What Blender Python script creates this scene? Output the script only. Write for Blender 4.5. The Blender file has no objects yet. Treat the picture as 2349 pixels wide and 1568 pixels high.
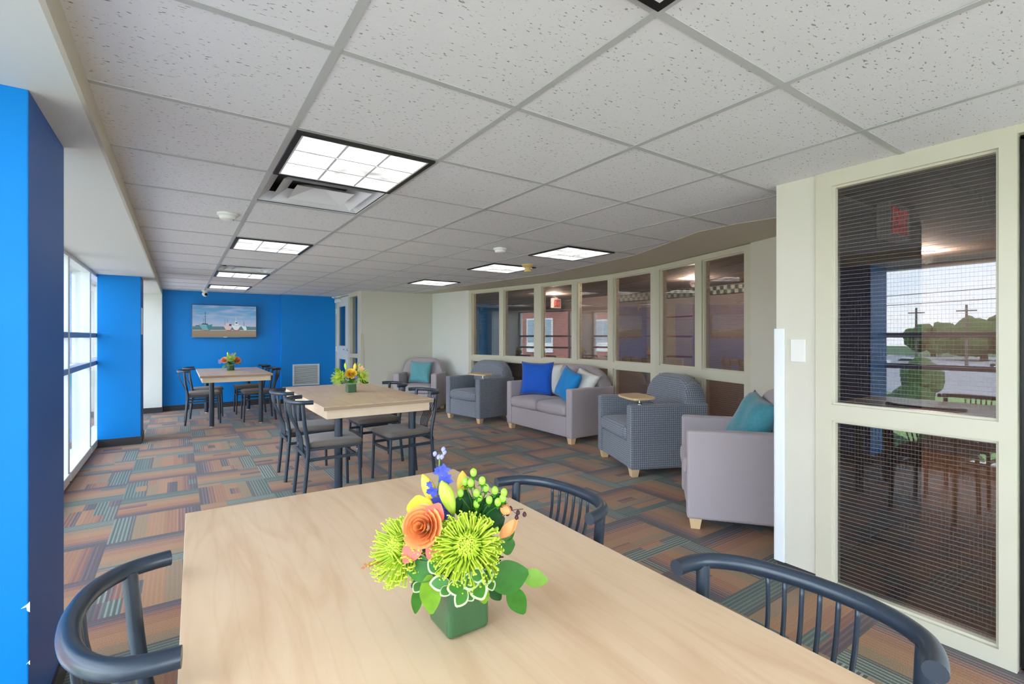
import bpy, bmesh, math, random
from mathutils import Vector, Matrix, noise
random.seed(7)
S = bpy.context.scene
COL = S.collection
PI = math.pi
# ------------------------------------------------------------ camera
YAW = -0.6018; EYE = 1.274; CE = 2.0766
cam = bpy.data.cameras.new('camera'); camo = bpy.data.objects.new('camera', cam); COL.objects.link(camo)
camo.location = (0, 0, EYE); camo.rotation_euler = (PI/2, 0, YAW)
cam.sensor_width = 36; cam.lens = 36*1112.1/2349; cam.shift_y = -(784-771.9)/2349
cam.clip_start = 0.03; cam.clip_end = 600
S.camera = camo
# ------------------------------------------------------------ exposure, world, sun
S.view_settings.view_transform = 'Standard'; S.view_settings.look = 'None'
S.view_settings.gamma = 1; S.view_settings.use_curve_mapping = False
S.view_settings.exposure = 1.35
W = bpy.data.worlds.new('world'); S.world = W; W.use_nodes = True
nt = W.node_tree; N = nt.nodes; L = nt.links; N.clear()
wo = N.new('ShaderNodeOutputWorld'); bg = N.new('ShaderNodeBackground'); tc = N.new('ShaderNodeTexCoord')
sx = N.new('ShaderNodeSeparateXYZ'); L.new(tc.outputs['Generated'], sx.inputs[0])
cr = N.new('ShaderNodeValToRGB'); L.new(sx.outputs['Z'], cr.inputs[0])
e = cr.color_ramp.elements; e[0].position = 0.0; e[0].color = (.90, .95, 1, 1); e[1].position = .7; e[1].color = (.62, .77, 1, 1)
k = cr.color_ramp.elements.new(.2); k.color = (.66, .83, 1, 1)
mp = N.new('ShaderNodeMapping'); mp.inputs['Scale'].default_value = (1, 1, 4); L.new(tc.outputs['Generated'], mp.inputs[0])
no = N.new('ShaderNodeTexNoise'); no.inputs['Scale'].default_value = 3.5; no.inputs['Detail'].default_value = 6; L.new(mp.outputs[0], no.inputs[0])
c2 = N.new('ShaderNodeValToRGB'); c2.color_ramp.elements[0].position = .45; c2.color_ramp.elements[1].position = .62; L.new(no.outputs[0], c2.inputs[0])
mx = N.new('ShaderNodeMixRGB'); L.new(c2.outputs[0], mx.inputs[0]); L.new(cr.outputs[0], mx.inputs[1]); mx.inputs[2].default_value = (1, 1, 1, 1)
L.new(mx.outputs[0], bg.inputs[0]); bg.inputs[1].default_value = 4.6
L.new(bg.outputs[0], wo.inputs[0])
sun = bpy.data.lights.new('sun', 'SUN'); sun.energy = 5.0; sun.angle = .02
suno = bpy.data.objects.new('sun', sun); COL.objects.link(suno); suno.rotation_euler = (math.radians(25), math.radians(40), 0)
LAMP = 1.15   # radiance of the ceiling lights
# ------------------------------------------------------------ materials
M = {}
def mat(name, col, rough=.6, metal=0, spec=.5, bump=None, var=None, sheen=0, emit=None, coat=0):
    m = bpy.data.materials.new(name); m.use_nodes = True; M[name] = m
    n = m.node_tree.nodes; l = m.node_tree.links; b = n['Principled BSDF']
    b.inputs['Base Color'].default_value = (*col, 1); b.inputs['Roughness'].default_value = rough
    b.inputs['Metallic'].default_value = metal; b.inputs['Specular IOR Level'].default_value = spec
    if sheen: b.inputs['Sheen Weight'].default_value = sheen
    if coat: b.inputs['Coat Weight'].default_value = coat
    if emit: b.inputs['Emission Color'].default_value = (*emit[0], 1); b.inputs['Emission Strength'].default_value = emit[1]
    t = n.new('ShaderNodeTexCoord')
    if var:   # (scale, amount)
        q = n.new('ShaderNodeTexNoise'); q.inputs['Scale'].default_value = var[0]; q.inputs['Detail'].default_value = 5
        l.new(t.outputs['Object'], q.inputs[0])
        h = n.new('ShaderNodeMixRGB'); h.inputs[1].default_value = (*[c*(1-var[1]) for c in col], 1); h.inputs[2].default_value = (*[min(1, c*(1+var[1])) for c in col], 1)
        l.new(q.outputs[0], h.inputs[0]); l.new(h.outputs[0], b.inputs['Base Color'])
    if bump:
        q = n.new('ShaderNodeTexNoise'); q.inputs['Scale'].default_value = bump[0]; l.new(t.outputs['Object'], q.inputs[0])
        u = n.new('ShaderNodeBump'); u.inputs['Strength'].default_value = bump[1]; u.inputs['Distance'].default_value = .002
        l.new(q.outputs[0], u.inputs['Height']); l.new(u.outputs[0], b.inputs['Normal'])
    return m
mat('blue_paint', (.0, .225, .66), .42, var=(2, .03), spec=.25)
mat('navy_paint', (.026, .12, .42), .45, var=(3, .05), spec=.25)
mat('cream_wall', (.66, .63, .53), .55, var=(1.5, .03), bump=(300, .15))
mat('white_wall', (.74, .74, .69), .55, var=(1.5, .02))
mat('cream_trim', (.61, .575, .45), .35, var=(2, .02))
mat('door_cream', (.74, .74, .68), .35)
mat('soffit_paint', (.62, .57, .46), .6)
mat('bay_ceiling', (.76, .76, .69), .6)
mat('fascia_paint', (.60, .54, .42), .5)
mat('tbar', (.50, .51, .50), .4)
mat('window_white', (.82, .86, .87), .3)
mat('window_rail', (.20, .25, .42), .3)
mat('base_rubber', (.040, .036, .037), .5, var=(60, .3))
mat('black', (.006, .006, .006), .4)
mat('powder', (.019, .032, .052), .33, spec=.6, bump=(500, .05))
mat('seat_vinyl', (.15, .122, .10), .75, var=(25, .12), bump=(400, .3), sheen=.3)
mat('chrome', (.75, .76, .78), .15, 1)
mat('silver', (.80, .81, .83), .4, .0)
mat('maple_edge', (.80, .62, .44), .4, var=(12, .06))
mat('particle', (.42, .30, .20), .8, var=(250, .5))
mat('foot_wood', (.76, .53, .30), .45, var=(8, .08))
mat('tablet_wood', (.74, .52, .29), .35, var=(6, .05))
mat('mauve', (.41, .355, .37), .75, var=(3, .04), sheen=.25, bump=(600, .2))
mat('teal_fabric', (.055, .27, .33), .8, var=(60, .25), sheen=.4, bump=(120, .6))
mat('teal_soft', (.12, .36, .40), .85, var=(40, .15), sheen=.5, bump=(150, .6))
mat('blue_fabric', (.0, .09, .52), .8, sheen=.2, var=(5, .05), bump=(500, .2))
mat('azure_fabric', (.0, .22, .58), .8, sheen=.2, var=(5, .08), bump=(500, .2))
mat('white_fabric', (.72, .70, .66), .85, sheen=.3, bump=(90, .8), var=(60, .06))
mat('vent_white', (.78, .80, .80), .4)
mat('plastic_white', (.80, .80, .76), .4)
mat('plastic_yellow', (.72, .50, .19), .45)
mat('tv_black', (.012, .012, .016), .2)
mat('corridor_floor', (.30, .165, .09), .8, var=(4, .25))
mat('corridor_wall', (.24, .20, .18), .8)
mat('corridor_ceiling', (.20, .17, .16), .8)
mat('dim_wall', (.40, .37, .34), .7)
mat('check_dark', (.03, .06, .05), .5)
mat('check_light', (.35, .42, .36), .5)
mat('red_line', (.30, .012, .02), .5)
mat('exit_red', (.7, .02, .02), .5, emit=((1, .05, .04), .10))
mat('grass', (.20, .32, .10), .9, var=(.4, .3))
mat('bounce_pale', (.52, .47, .41), .9, var=(.5, .08))  # warm pale tone of the added bounce ground
mat('asphalt', (.30, .31, .33), .9, var=(.3, .1))
mat('foliage', (.045, .11, .03), .9, var=(1.2, .5))
mat('trunk', (.09, .07, .05), .9)
mat('pole_wood', (.10, .09, .08), .9)
mat('wire', (.03, .03, .03), .6)
mat('car_white', (.7, .72, .75), .3); mat('car_silver', (.4, .42, .45), .3, .4)
mat('car_glass', (.02, .025, .03), .1)
mat('roof_white', (.7, .7, .7), .6); mat('shop_wall', (.35, .25, .2), .7)
mat('outer_pane', (.25, .38, .45), .1, spec=.9)
# flowers
mat('vase_green', (.024, .105, .036), .12, spec=.7, coat=.6, var=(20, .25))
mat('mum', (.60, .76, .07), .5, var=(40, .12)); mat('mum_core', (.40, .60, .03), .5)
mat('rose', (.95, .36, .12), .5, var=(25, .12)); mat('rose_tip', (.92, .16, .12), .5); mat('rose_yellow', (.95, .62, .06), .5)
mat('peach', (.95, .45, .26), .5)
mat('bud_yellow', (.88, .62, .07), .45, var=(60, .12)); mat('bud_green', (.50, .66, .07), .45, var=(60, .15))
mat('berry', (.33, .62, .05), .3, spec=.6); mat('leaf', (.035, .155, .012), .45, var=(60, .35), spec=.35); mat('leaf_bright', (.15, .30, .015), .45, var=(60, .3), spec=.35)
mat('leaf_dark', (.014, .075, .018), .5, var=(60, .35), spec=.3); mat('leaf_edge', (.50, .58, .34), .55, var=(80, .3)); mat('stem', (.16, .30, .05), .5)
mat('delph', (.05, .07, .50), .5, var=(60, .3)); mat('delph_pale', (.30, .30, .62), .5); mat('seed_dark', (.07, .02, .03), .5); mat('fern_rust', (.38, .14, .04), .7)

def brick_mat():
    m = bpy.data.materials.new('brick_red'); m.use_nodes = True; n = m.node_tree.nodes; l = m.node_tree.links
    b = n['Principled BSDF']; t = n.new('ShaderNodeTexCoord'); q = n.new('ShaderNodeTexBrick'); q.inputs['Scale'].default_value = 4
    q.inputs['Color1'].default_value = (.36, .10, .07, 1); q.inputs['Color2'].default_value = (.30, .08, .06, 1); q.inputs['Mortar'].default_value = (.3, .15, .12, 1)
    l.new(t.outputs['Object'], q.inputs[0]); l.new(q.outputs[0], b.inputs['Base Color']); M['brick_red'] = m
brick_mat()

def maple():
    m = bpy.data.materials.new('maple'); m.use_nodes = True; n = m.node_tree.nodes; l = m.node_tree.links; b = n['Principled BSDF']; M['maple'] = m
    t = n.new('ShaderNodeTexCoord'); mp = n.new('ShaderNodeMapping'); mp.inputs['Scale'].default_value = (5, .8, 1); l.new(t.outputs['Object'], mp.inputs[0])
    q = n.new('ShaderNodeTexNoise'); q.inputs['Scale'].default_value = 2.2; q.inputs['Detail'].default_value = 7; q.inputs['Distortion'].default_value = 1.2; l.new(mp.outputs[0], q.inputs[0])
    c = n.new('ShaderNodeValToRGB'); e = c.color_ramp.elements
    e[0].position = .3; e[0].color = (.70, .455, .27, 1); e[1].position = .7; e[1].color = (.83, .60, .39, 1); x = e.new(.5); x.color = (.79, .555, .35, 1)
    l.new(q.outputs[0], c.inputs[0])
    w = n.new('ShaderNodeTexWave'); w.inputs['Scale'].default_value = 1.6; w.inputs['Distortion'].default_value = 9; w.inputs['Detail'].default_value = 3; l.new(mp.outputs[0], w.inputs[0])
    r = n.new('ShaderNodeValToRGB'); r.color_ramp.elements[0].position = .0; r.color_ramp.elements[0].color = (.90, .86, .82, 1); r.color_ramp.elements[1].position = .10; r.color_ramp.elements[1].color = (1, 1, 1, 1); l.new(w.outputs[0], r.inputs[0])
    mu = n.new('ShaderNodeMixRGB'); mu.blend_type = 'MULTIPLY'; mu.inputs[0].default_value = .3; l.new(c.outputs[0], mu.inputs[1]); l.new(r.outputs[0], mu.inputs[2])
    l.new(mu.outputs[0], b.inputs['Base Color']); b.inputs['Roughness'].default_value = .33; b.inputs['Specular IOR Level'].default_value = .5
maple()

def math_node(n, l, op, a, b=None, c=None):
    q = n.new('ShaderNodeMath'); q.operation = op
    for i, v in enumerate((a, b, c)):
        if v is None: continue
        if isinstance(v, (int, float)): q.inputs[i].default_value = v
        else: l.new(v, q.inputs[i])
    return q.outputs[0]

def carpet():
    m = bpy.data.materials.new('carpet'); m.use_nodes = True; n = m.node_tree.nodes; l = m.node_tree.links; b = n['Principled BSDF']; M['carpet'] = m
    g = lambda op, a, b=None, c=None: math_node(n, l, op, a, b, c)
    t = n.new('ShaderNodeTexCoord'); s = n.new('ShaderNodeSeparateXYZ'); l.new(t.outputs['Object'], s.inputs[0])
    X = g('DIVIDE', g('SUBTRACT', s.outputs[0], .133), .5); Y = g('DIVIDE', g('SUBTRACT', s.outputs[1], 4.86), .5)
    ix = g('FLOOR', X); iy = g('FLOOR', Y); fx = g('FRACT', X); fy = g('FRACT', Y)
    par = g('FLOORED_MODULO', g('ADD', ix, iy), 2)            # 1: colours vary along x
    ipar = g('SUBTRACT', 1, par)
    u = g('ADD', g('MULTIPLY', fx, par), g('MULTIPLY', fy, ipar)); v = g('ADD', g('MULTIPLY', fy, par), g('MULTIPLY', fx, ipar))
    def wn(a, b_, c=0.):
        cb = n.new('ShaderNodeCombineXYZ'); 
        for i, q in enumerate((a, b_, c)):
            if isinstance(q, (int, float)): cb.inputs[i].default_value = q
            else: l.new(q, cb.inputs[i])
        w = n.new('ShaderNodeTexWhiteNoise'); w.noise_dimensions = '3D'; l.new(cb.outputs[0], w.inputs[0]); return w.outputs[0]
    h1 = wn(ix, iy, 3.1); h2 = wn(ix, iy, 7.7)
    flip = g('GREATER_THAN', h1, .5)
    u2 = g('ADD', g('MULTIPLY', u, g('SUBTRACT', 1, flip)), g('MULTIPLY', g('SUBTRACT', 1, u), flip))
    seg = g('FLOOR', g('MULTIPLY', v, 3)); lane = g('FLOOR', g('MULTIPLY', u2, 7))
    # rectangles where the colour is shifted
    hs = wn(g('ADD', g('MULTIPLY', ix, 9), seg), g('ADD', g('MULTIPLY', iy, 9), lane), 1.3)
    shift = g('MULTIPLY', g('GREATER_THAN', hs, .90), .33)
    uu = g('FRACT', g('ADD', g('ADD', g('MULTIPLY', u2, .94), shift), g('MULTIPLY', g('FLOOR', g('MULTIPLY', h2, 2.0)), .06)))
    c = n.new('ShaderNodeValToRGB'); c.color_ramp.interpolation = 'CONSTANT'; l.new(uu, c.inputs[0]); e = c.color_ramp.elements
    stops = [(0, (.060, .095, .078)), (.12, (.085, .115, .095)), (.22, (.085, .08, .07)), (.28, (.31, .19, .095)), (.42, (.40, .185, .075)), (.60, (.36, .145, .06)), (.74, (.25, .085, .05)), (.82, (.105, .052, .062)), (.92, (.075, .06, .062))]
    e[0].position = 0; e[0].color = (*stops[0][1], 1); e[1].position = stops[1][0]; e[1].color = (*stops[1][1], 1)
    for p, q in stops[2:]:
        x = e.new(p); x.color = (*q, 1)
    line = g('LESS_THAN', g('FRACT', g('MULTIPLY', u, 24)), .42)
    zone = n.new('ShaderNodeValToRGB'); zone.color_ramp.interpolation = 'CONSTANT'; l.new(uu, zone.inputs[0]); z = zone.color_ramp.elements
    z[0].position = 0; z[0].color = (.75, .75, .75, 1); z[1].position = .26; z[1].color = (.1, .1, .1, 1); x = z.new(.44); x.color = (.16, .16, .16, 1); x = z.new(.72); x.color = (.35, .35, .35, 1); x = z.new(.90); x.color = (.1, .1, .1, 1)
    zz = g('MULTIPLY', g('MULTIPLY', zone.outputs[0], line), g('ADD', .25, g('MULTIPLY', h2, .75)))
    mx = n.new('ShaderNodeMixRGB'); l.new(zz, mx.inputs[0]); l.new(c.outputs[0], mx.inputs[1]); mx.inputs[2].default_value = (.44, .46, .36, 1)
    nz = n.new('ShaderNodeTexNoise'); nz.inputs['Scale'].default_value = 260; l.new(t.outputs['Object'], nz.inputs[0])
    mu = n.new('ShaderNodeMixRGB'); mu.blend_type = 'MULTIPLY'; mu.inputs[0].default_value = .9; l.new(mx.outputs[0], mu.inputs[1])
    r = n.new('ShaderNodeValToRGB'); r.color_ramp.elements[0].position = .3; r.color_ramp.elements[0].color = (.55, .55, .55, 1); r.color_ramp.elements[1].position = .7; r.color_ramp.elements[1].color = (1.25, 1.25, 1.25, 1); l.new(nz.outputs[0], r.inputs[0]); l.new(r.outputs[0], mu.inputs[2])
    l.new(mu.outputs[0], b.inputs['Base Color']); b.inputs['Roughness'].default_value = .55; b.inputs['Specular IOR Level'].default_value = .4
    b.inputs['Sheen Weight'].default_value = .15; b.inputs['Sheen Roughness'].default_value = .5
carpet()

def tile_mat():
    m = bpy.data.materials.new('ceiling_tile'); m.use_nodes = True; n = m.node_tree.nodes; l = m.node_tree.links; b = n['Principled BSDF']; M['ceiling_tile'] = m
    t = n.new('ShaderNodeTexCoord'); mp = n.new('ShaderNodeMapping'); mp.inputs['Scale'].default_value = (1, 2.2, 1); mp.inputs['Rotation'].default_value = (0, 0, .5); l.new(t.outputs['Object'], mp.inputs[0])
    q = n.new('ShaderNodeTexNoise'); q.inputs['Scale'].default_value = 62; q.inputs['Detail'].default_value = 3; l.new(mp.outputs[0], q.inputs[0])
    c = n.new('ShaderNodeValToRGB'); e = c.color_ramp.elements; e[0].position = .315; e[0].color = (.30, .28, .26, 1); e[1].position = .36; e[1].color = (.76, .76, .775, 1); l.new(q.outputs[0], c.inputs[0])
    l.new(c.outputs[0], b.inputs['Base Color']); b.inputs['Roughness'].default_value = .9
    u = n.new('ShaderNodeBump'); u.inputs['Strength'].default_value = .3; u.inputs['Distance'].default_value = .002; l.new(q.outputs[0], u.inputs['Height']); l.new(u.outputs[0], b.inputs['Normal'])
tile_mat()

def weave():   # charcoal fabric with a pale cross-hatch
    m = bpy.data.materials.new('weave_grey'); m.use_nodes = True; n = m.node_tree.nodes; l = m.node_tree.links; b = n['Principled BSDF']; M['weave_grey'] = m
    g = lambda op, a, b=None, c=None: math_node(n, l, op, a, b, c)
    t = n.new('ShaderNodeTexCoord'); s = n.new('ShaderNodeSeparateXYZ'); l.new(t.outputs['Object'], s.inputs[0])
    F = 50; sn = n.new('ShaderNodeSeparateXYZ'); l.new(t.outputs['Normal'], sn.inputs[0])
    lines = None
    for i in range(3):
        f = g('MULTIPLY', g('LESS_THAN', g('FRACT', g('MULTIPLY', s.outputs[i], F)), .16), g('LESS_THAN', g('ABSOLUTE', sn.outputs[i]), .75))
        lines = f if lines is None else g('MAXIMUM', lines, f)
    q = n.new('ShaderNodeTexNoise'); q.inputs['Scale'].default_value = 70; l.new(t.outputs['Object'], q.inputs[0])
    k = g('MULTIPLY', lines, g('MULTIPLY', q.outputs[0], 1.3))
    mx = n.new('ShaderNodeMixRGB'); l.new(k, mx.inputs[0]); mx.inputs[1].default_value = (.135, .15, .185, 1); mx.inputs[2].default_value = (.46, .48, .53, 1)
    l.new(mx.outputs[0], b.inputs['Base Color']); b.inputs['Roughness'].default_value = .85; b.inputs['Sheen Weight'].default_value = .2
weave()

def glass(name, fac, tint, wired=False, wcol=(.30, .30, .30), pw=3.0, am=.8):
    m = bpy.data.materials.new(name); m.use_nodes = True; n = m.node_tree.nodes; l = m.node_tree.links; n.clear(); M[name] = m
    g = lambda op, a, b=None, c=None: math_node(n, l, op, a, b, c)
    o = n.new('ShaderNodeOutputMaterial'); tr = n.new('ShaderNodeBsdfTransparent'); tr.inputs[0].default_value = (*tint, 1)
    gl = n.new('ShaderNodeBsdfGlossy'); gl.inputs['Roughness'].default_value = 0; mx = n.new('ShaderNodeMixShader')
    lw = n.new('ShaderNodeLayerWeight'); lw.inputs['Blend'].default_value = .5
    l.new(g('ADD', fac, g('MULTIPLY', g('POWER', lw.outputs['Facing'], pw), am)), mx.inputs[0]); l.new(tr.outputs[0], mx.inputs[1]); l.new(gl.outputs[0], mx.inputs[2])
    out = mx.outputs[0]
    if wired:
        t = n.new('ShaderNodeTexCoord'); s = n.new('ShaderNodeSeparateXYZ'); l.new(t.outputs['Object'], s.inputs[0])
        a = g('LESS_THAN', g('FRACT', g('MULTIPLY', s.outputs[1], 1/.0127)), .08); c = g('LESS_THAN', g('FRACT', g('MULTIPLY', s.outputs[2], 1/.0185)), .075)
        w = g('MAXIMUM', g('MULTIPLY', a, .55), c); d = n.new('ShaderNodeBsdfDiffuse'); d.inputs[0].default_value = (*wcol, 1)
        m2 = n.new('ShaderNodeMixShader'); l.new(g('MULTIPLY', w, .55), m2.inputs[0]); l.new(out, m2.inputs[1]); l.new(d.outputs[0], m2.inputs[2]); out = m2.outputs[0]
    l.new(out, o.inputs[0])
glass('wired_glass', .095, (.60, .56, .55), True)
glass('outer_glass', .06, (.95, .98, 1), pw=1.2, am=.92)
glass('door_glass', .14, (.55, .6, .65))

def lamp_mat(name, strength, col=(1, .975, .94)):
    m = bpy.data.materials.new(name); m.use_nodes = True; n = m.node_tree.nodes; l = m.node_tree.links; n.clear(); M[name] = m
    o = n.new('ShaderNodeOutputMaterial'); e_ = n.new('ShaderNodeEmission'); t = n.new('ShaderNodeTexCoord'); q = n.new('ShaderNodeTexNoise'); q.inputs['Scale'].default_value = 4
    l.new(t.outputs['Object'], q.inputs[0]); c = n.new('ShaderNodeValToRGB'); c.color_ramp.elements[0].color = (.22, .22, .22, 1); c.color_ramp.elements[0].position = .36; c.color_ramp.elements[1].position = .6
    l.new(q.outputs[0], c.inputs[0]); e_.inputs[0].default_value = (*col, 1)
    l.new(math_node(n, l, 'MULTIPLY', c.outputs[0], strength), e_.inputs[1]); l.new(e_.outputs[0], o.inputs[0])
lamp_mat('lamp_panel', LAMP); lamp_mat('lamp_dim', 8.0); lamp_mat('downlight', 6, (1, .85, .65))

def screen_mat():
    m = bpy.data.materials.new('screen_sea'); m.use_nodes = True; n = m.node_tree.nodes; l = m.node_tree.links; n.clear(); M['screen_sea'] = m
    g = lambda op, a, b=None, c=None: math_node(n, l, op, a, b, c)
    o = n.new('ShaderNodeOutputMaterial'); e_ = n.new('ShaderNodeEmission'); t = n.new('ShaderNodeTexCoord'); s = n.new('ShaderNodeSeparateXYZ'); l.new(t.outputs['Object'], s.inputs[0])
    z = g('DIVIDE', g('SUBTRACT', s.outputs[2], 0), .575)
    c = n.new('ShaderNodeValToRGB'); l.new(z, c.inputs[0]); e = c.color_ramp.elements
    e[0].position = 0; e[0].color = (.27, .22, .17, 1); e[1].position = 1; e[1].color = (.12, .27, .48, 1)
    for p, q in [(.175, (.30, .25, .19)), (.18, (.10, .09, .08)), (.19, (.42, .44, .43)), (.21, (.44, .47, .46)), (.215, (.10, .19, .22)), (.315, (.13, .22, .26)), (.32, (.42, .47, .58)), (.5, (.26, .40, .60)), (.7, (.13, .31, .52))]:
        x = e.new(p); x.color = (*q, 1)
    mp = n.new('ShaderNodeMapping'); mp.inputs['Scale'].default_value = (1.2, 1, 7); mp.inputs['Rotation'].default_value = (0, .12, 0); l.new(t.outputs['Object'], mp.inputs[0])
    q = n.new('ShaderNodeTexNoise'); q.inputs['Scale'].default_value = 2.2; l.new(mp.outputs[0], q.inputs[0])
    k = g('MULTIPLY', g('MULTIPLY', g('SUBTRACT', q.outputs[0], .45), 3), g('GREATER_THAN', z, .33)); k = g('MINIMUM', g('MAXIMUM', k, 0), .6)
    mx = n.new('ShaderNodeMixRGB'); l.new(k, mx.inputs[0]); l.new(c.outputs[0], mx.inputs[1]); mx.inputs[2].default_value = (.42, .45, .62, 1)
    l.new(mx.outputs[0], e_.inputs[0]); e_.inputs[1].default_value = .36; l.new(e_.outputs[0], o.inputs[0])
screen_mat()
def emis(name, col, st=.36):
    m = bpy.data.materials.new(name); m.use_nodes = True; n = m.node_tree.nodes; n.clear(); o = n.new('ShaderNodeOutputMaterial'); e_ = n.new('ShaderNodeEmission')
    e_.inputs[0].default_value = (*col, 1); e_.inputs[1].default_value = st; m.node_tree.links.new(e_.outputs[0], o.inputs[0]); M[name] = m
emis('pix_teal', (.16, .40, .45)); emis('pix_sea', (.07, .22, .27)); emis('pix_white', (.62, .68, .72)); emis('pix_red', (.42, .12, .10)); emis('pix_dark', (.05, .08, .12)); emis('pix_pink', (.62, .48, .48))

# ------------------------------------------------------------ geometry helpers
def box(bm, x0, x1, y0, y1, z0, z1, T=None):
    vs = [bm.verts.new(Vector((x, y, z)) if T is None else T @ Vector((x, y, z))) for x in (x0, x1) for y in (y0, y1) for z in (z0, z1)]
    for f in ((0, 1, 3, 2), (4, 6, 7, 5), (0, 4, 5, 1), (2, 3, 7, 6), (0, 2, 6, 4), (1, 5, 7, 3)): bm.faces.new([vs[i] for i in f])
def cyl(bm, p, q, r0, r1=None, n=12, cap=True):
    r1 = r0 if r1 is None else r1; p = Vector(p); q = Vector(q); d = (q-p).normalized(); a = d.orthogonal().normalized(); b = d.cross(a)
    A = [bm.verts.new(p+(a*math.cos(2*PI*i/n)+b*math.sin(2*PI*i/n))*r0) for i in range(n)]; B = [bm.verts.new(q+(a*math.cos(2*PI*i/n)+b*math.sin(2*PI*i/n))*r1) for i in range(n)]
    for i in range(n): bm.faces.new((A[i], A[(i+1) % n], B[(i+1) % n], B[i]))
    if cap: bm.faces.new(A[::-1]); bm.faces.new(B)
def tube(bm, pts, r, n=10, cap=True, dome=False):
    pts = [Vector(p) for p in pts]; R = r if isinstance(r, (list, tuple)) else [r]*len(pts)
    rings = []; a = None
    for i, p in enumerate(pts):
        d = (pts[min(i+1, len(pts)-1)]-pts[max(i-1, 0)]).normalized()
        a = d.orthogonal().normalized() if a is None else (a-d*a.dot(d)).normalized()
        b = d.cross(a); rings.append([bm.verts.new(p+(a*math.cos(2*PI*k/n)+b*math.sin(2*PI*k/n))*R[i]) for k in range(n)])
    for A, B in zip(rings, rings[1:]):
        for k in range(n): bm.faces.new((A[k], A[(k+1) % n], B[(k+1) % n], B[k]))
    if cap: bm.faces.new(rings[0][::-1]); bm.faces.new(rings[-1])
def curve(pts, n=6):   # Catmull-Rom
    P = [Vector(p) for p in pts]; P = [P[0]*2-P[1]]+P+[P[-1]*2-P[-2]]; out = []
    for i in range(1, len(P)-2):
        for k in range(n):
            t = k/n; out.append(.5*((2*P[i])+(P[i+1]-P[i-1])*t+(2*P[i-1]-5*P[i]+4*P[i+1]-P[i+2])*t*t+(3*P[i]-P[i-1]-3*P[i+1]+P[i+2])*t**3))
    out.append(P[-2]); return out
def lathe(bm, prof, c=(0, 0, 0), n=24, axis='Z'):
    rings = []
    for r, z in prof:
        rings.append([bm.verts.new(Vector(c)+Vector((r*math.cos(2*PI*k/n), r*math.sin(2*PI*k/n), z))) for k in range(n)])
    for A, B in zip(rings, rings[1:]):
        for k in range(n): bm.faces.new((A[k], A[(k+1) % n], B[(k+1) % n], B[k]))
    bm.faces.new(rings[0][::-1]); bm.faces.new(rings[-1])
def prism(bm, poly, z0, z1, f=None):
    f = f or (lambda x, y, z: Vector((x, y, z)))
    A = [bm.verts.new(f(x, y, z0)) for x, y in poly]; B = [bm.verts.new(f(x, y, z1)) for x, y in poly]; n = len(poly)
    for i in range(n): bm.faces.new((A[i], A[(i+1) % n], B[(i+1) % n], B[i]))
    bm.faces.new(A[::-1]); bm.faces.new(B)
def pillow(bm, w, h, t, n=14, corner=.10):   # thrown pillow in the x-z plane, thickness along y
    G = {}
    for s in (1, -1):
        for i in range(n+1):
            for j in range(n+1):
                u = -1+2*i/n; v = -1+2*j/n; edge = (i in (0, n) or j in (0, n))
                if edge and s < 0: G[(s, i, j)] = G[(1, i, j)]; continue
                x = u*w/2*(1-corner*(1-v*v)); z = v*h/2*(1-corner*(1-u*u))
                y = 0 if edge else s*t/2*((1-u**4)*(1-v**4))**.55+.004*math.sin(7*u+3*v)
                G[(s, i, j)] = bm.verts.new((x, y, z))
        for i in range(n):
            for j in range(n):
                q = [G[(s, i, j)], G[(s, i+1, j)], G[(s, i+1, j+1)], G[(s, i, j+1)]]
                bm.faces.new(q if s < 0 else q[::-1])
def softbox(bm, x0, x1, y0, y1, z0, z1, r, puff=0, n=10):   # cushion: superquadric-ish box with rounded edges and crown
    cx, cy_, cz = (x0+x1)/2, (y0+y1)/2, (z0+z1)/2; h = (Vector((x1-x0, y1-y0, z1-z0))/2)
    allv = {}; V = lambda p: allv.setdefault(p, None) or allv.__setitem__(p, bm.verts.new(p)) or allv[p]
    for ax in range(3):
        for sg in (-1, 1):
            for i in range(n):
                for j in range(n):
                    q = []
                    for di, dj in ((0, 0), (1, 0), (1, 1), (0, 1)):
                        c = [0, 0, 0]; c[ax] = float(sg); c[(ax+1) % 3] = round(-1+2*(i+di)/n, 6); c[(ax+2) % 3] = round(-1+2*(j+dj)/n, 6); q.append(V(tuple(c)))
                    bm.faces.new(q)
    for v in allv.values():
        c = v.co.copy(); c = Vector([math.copysign(abs(a)**.75 if abs(a) < 1 else 1, a) for a in c])
        p = Vector((c.x*h.x, c.y*h.y, c.z*h.z)); inner = Vector([max(-(h[k]-r), min(h[k]-r, p[k])) for k in range(3)]); d = p-inner
        if d.length > 1e-9: p = inner+d.normalized()*min(r, max(abs(d.x), abs(d.y), abs(d.z)))
        if puff: p.z += puff*(1-c.x**2)*(1-c.y**2)*(1 if c.z > 0 else -.2)*abs(c.z)
        v.co = p+Vector((cx, cy_, cz))
def ob(name, bm, m, parent=None, smooth=False, bevel=0, seg=2, loc=None, rot=None, auto=False):
    bmesh.ops.recalc_face_normals(bm, faces=bm.faces)
    me = bpy.data.meshes.new(name); bm.to_mesh(me); bm.free()
    for q in (m if isinstance(m, (list, tuple)) else [m]): me.materials.append(M[q])
    if smooth or auto:
        for p in me.polygons: p.use_smooth = True
        if auto: me.set_sharp_from_angle(angle=math.radians(38))
    o = bpy.data.objects.new(name, me); COL.objects.link(o)
    if parent: o.parent = parent
    if loc: o.location = loc
    if rot: o.rotation_euler = rot
    if bevel:
        b = o.modifiers.new('bevel', 'BEVEL'); b.width = bevel; b.segments = seg; b.limit_method = 'ANGLE'; b.angle_limit = math.radians(40)
    return o
def nb(): return bmesh.new()
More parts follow.
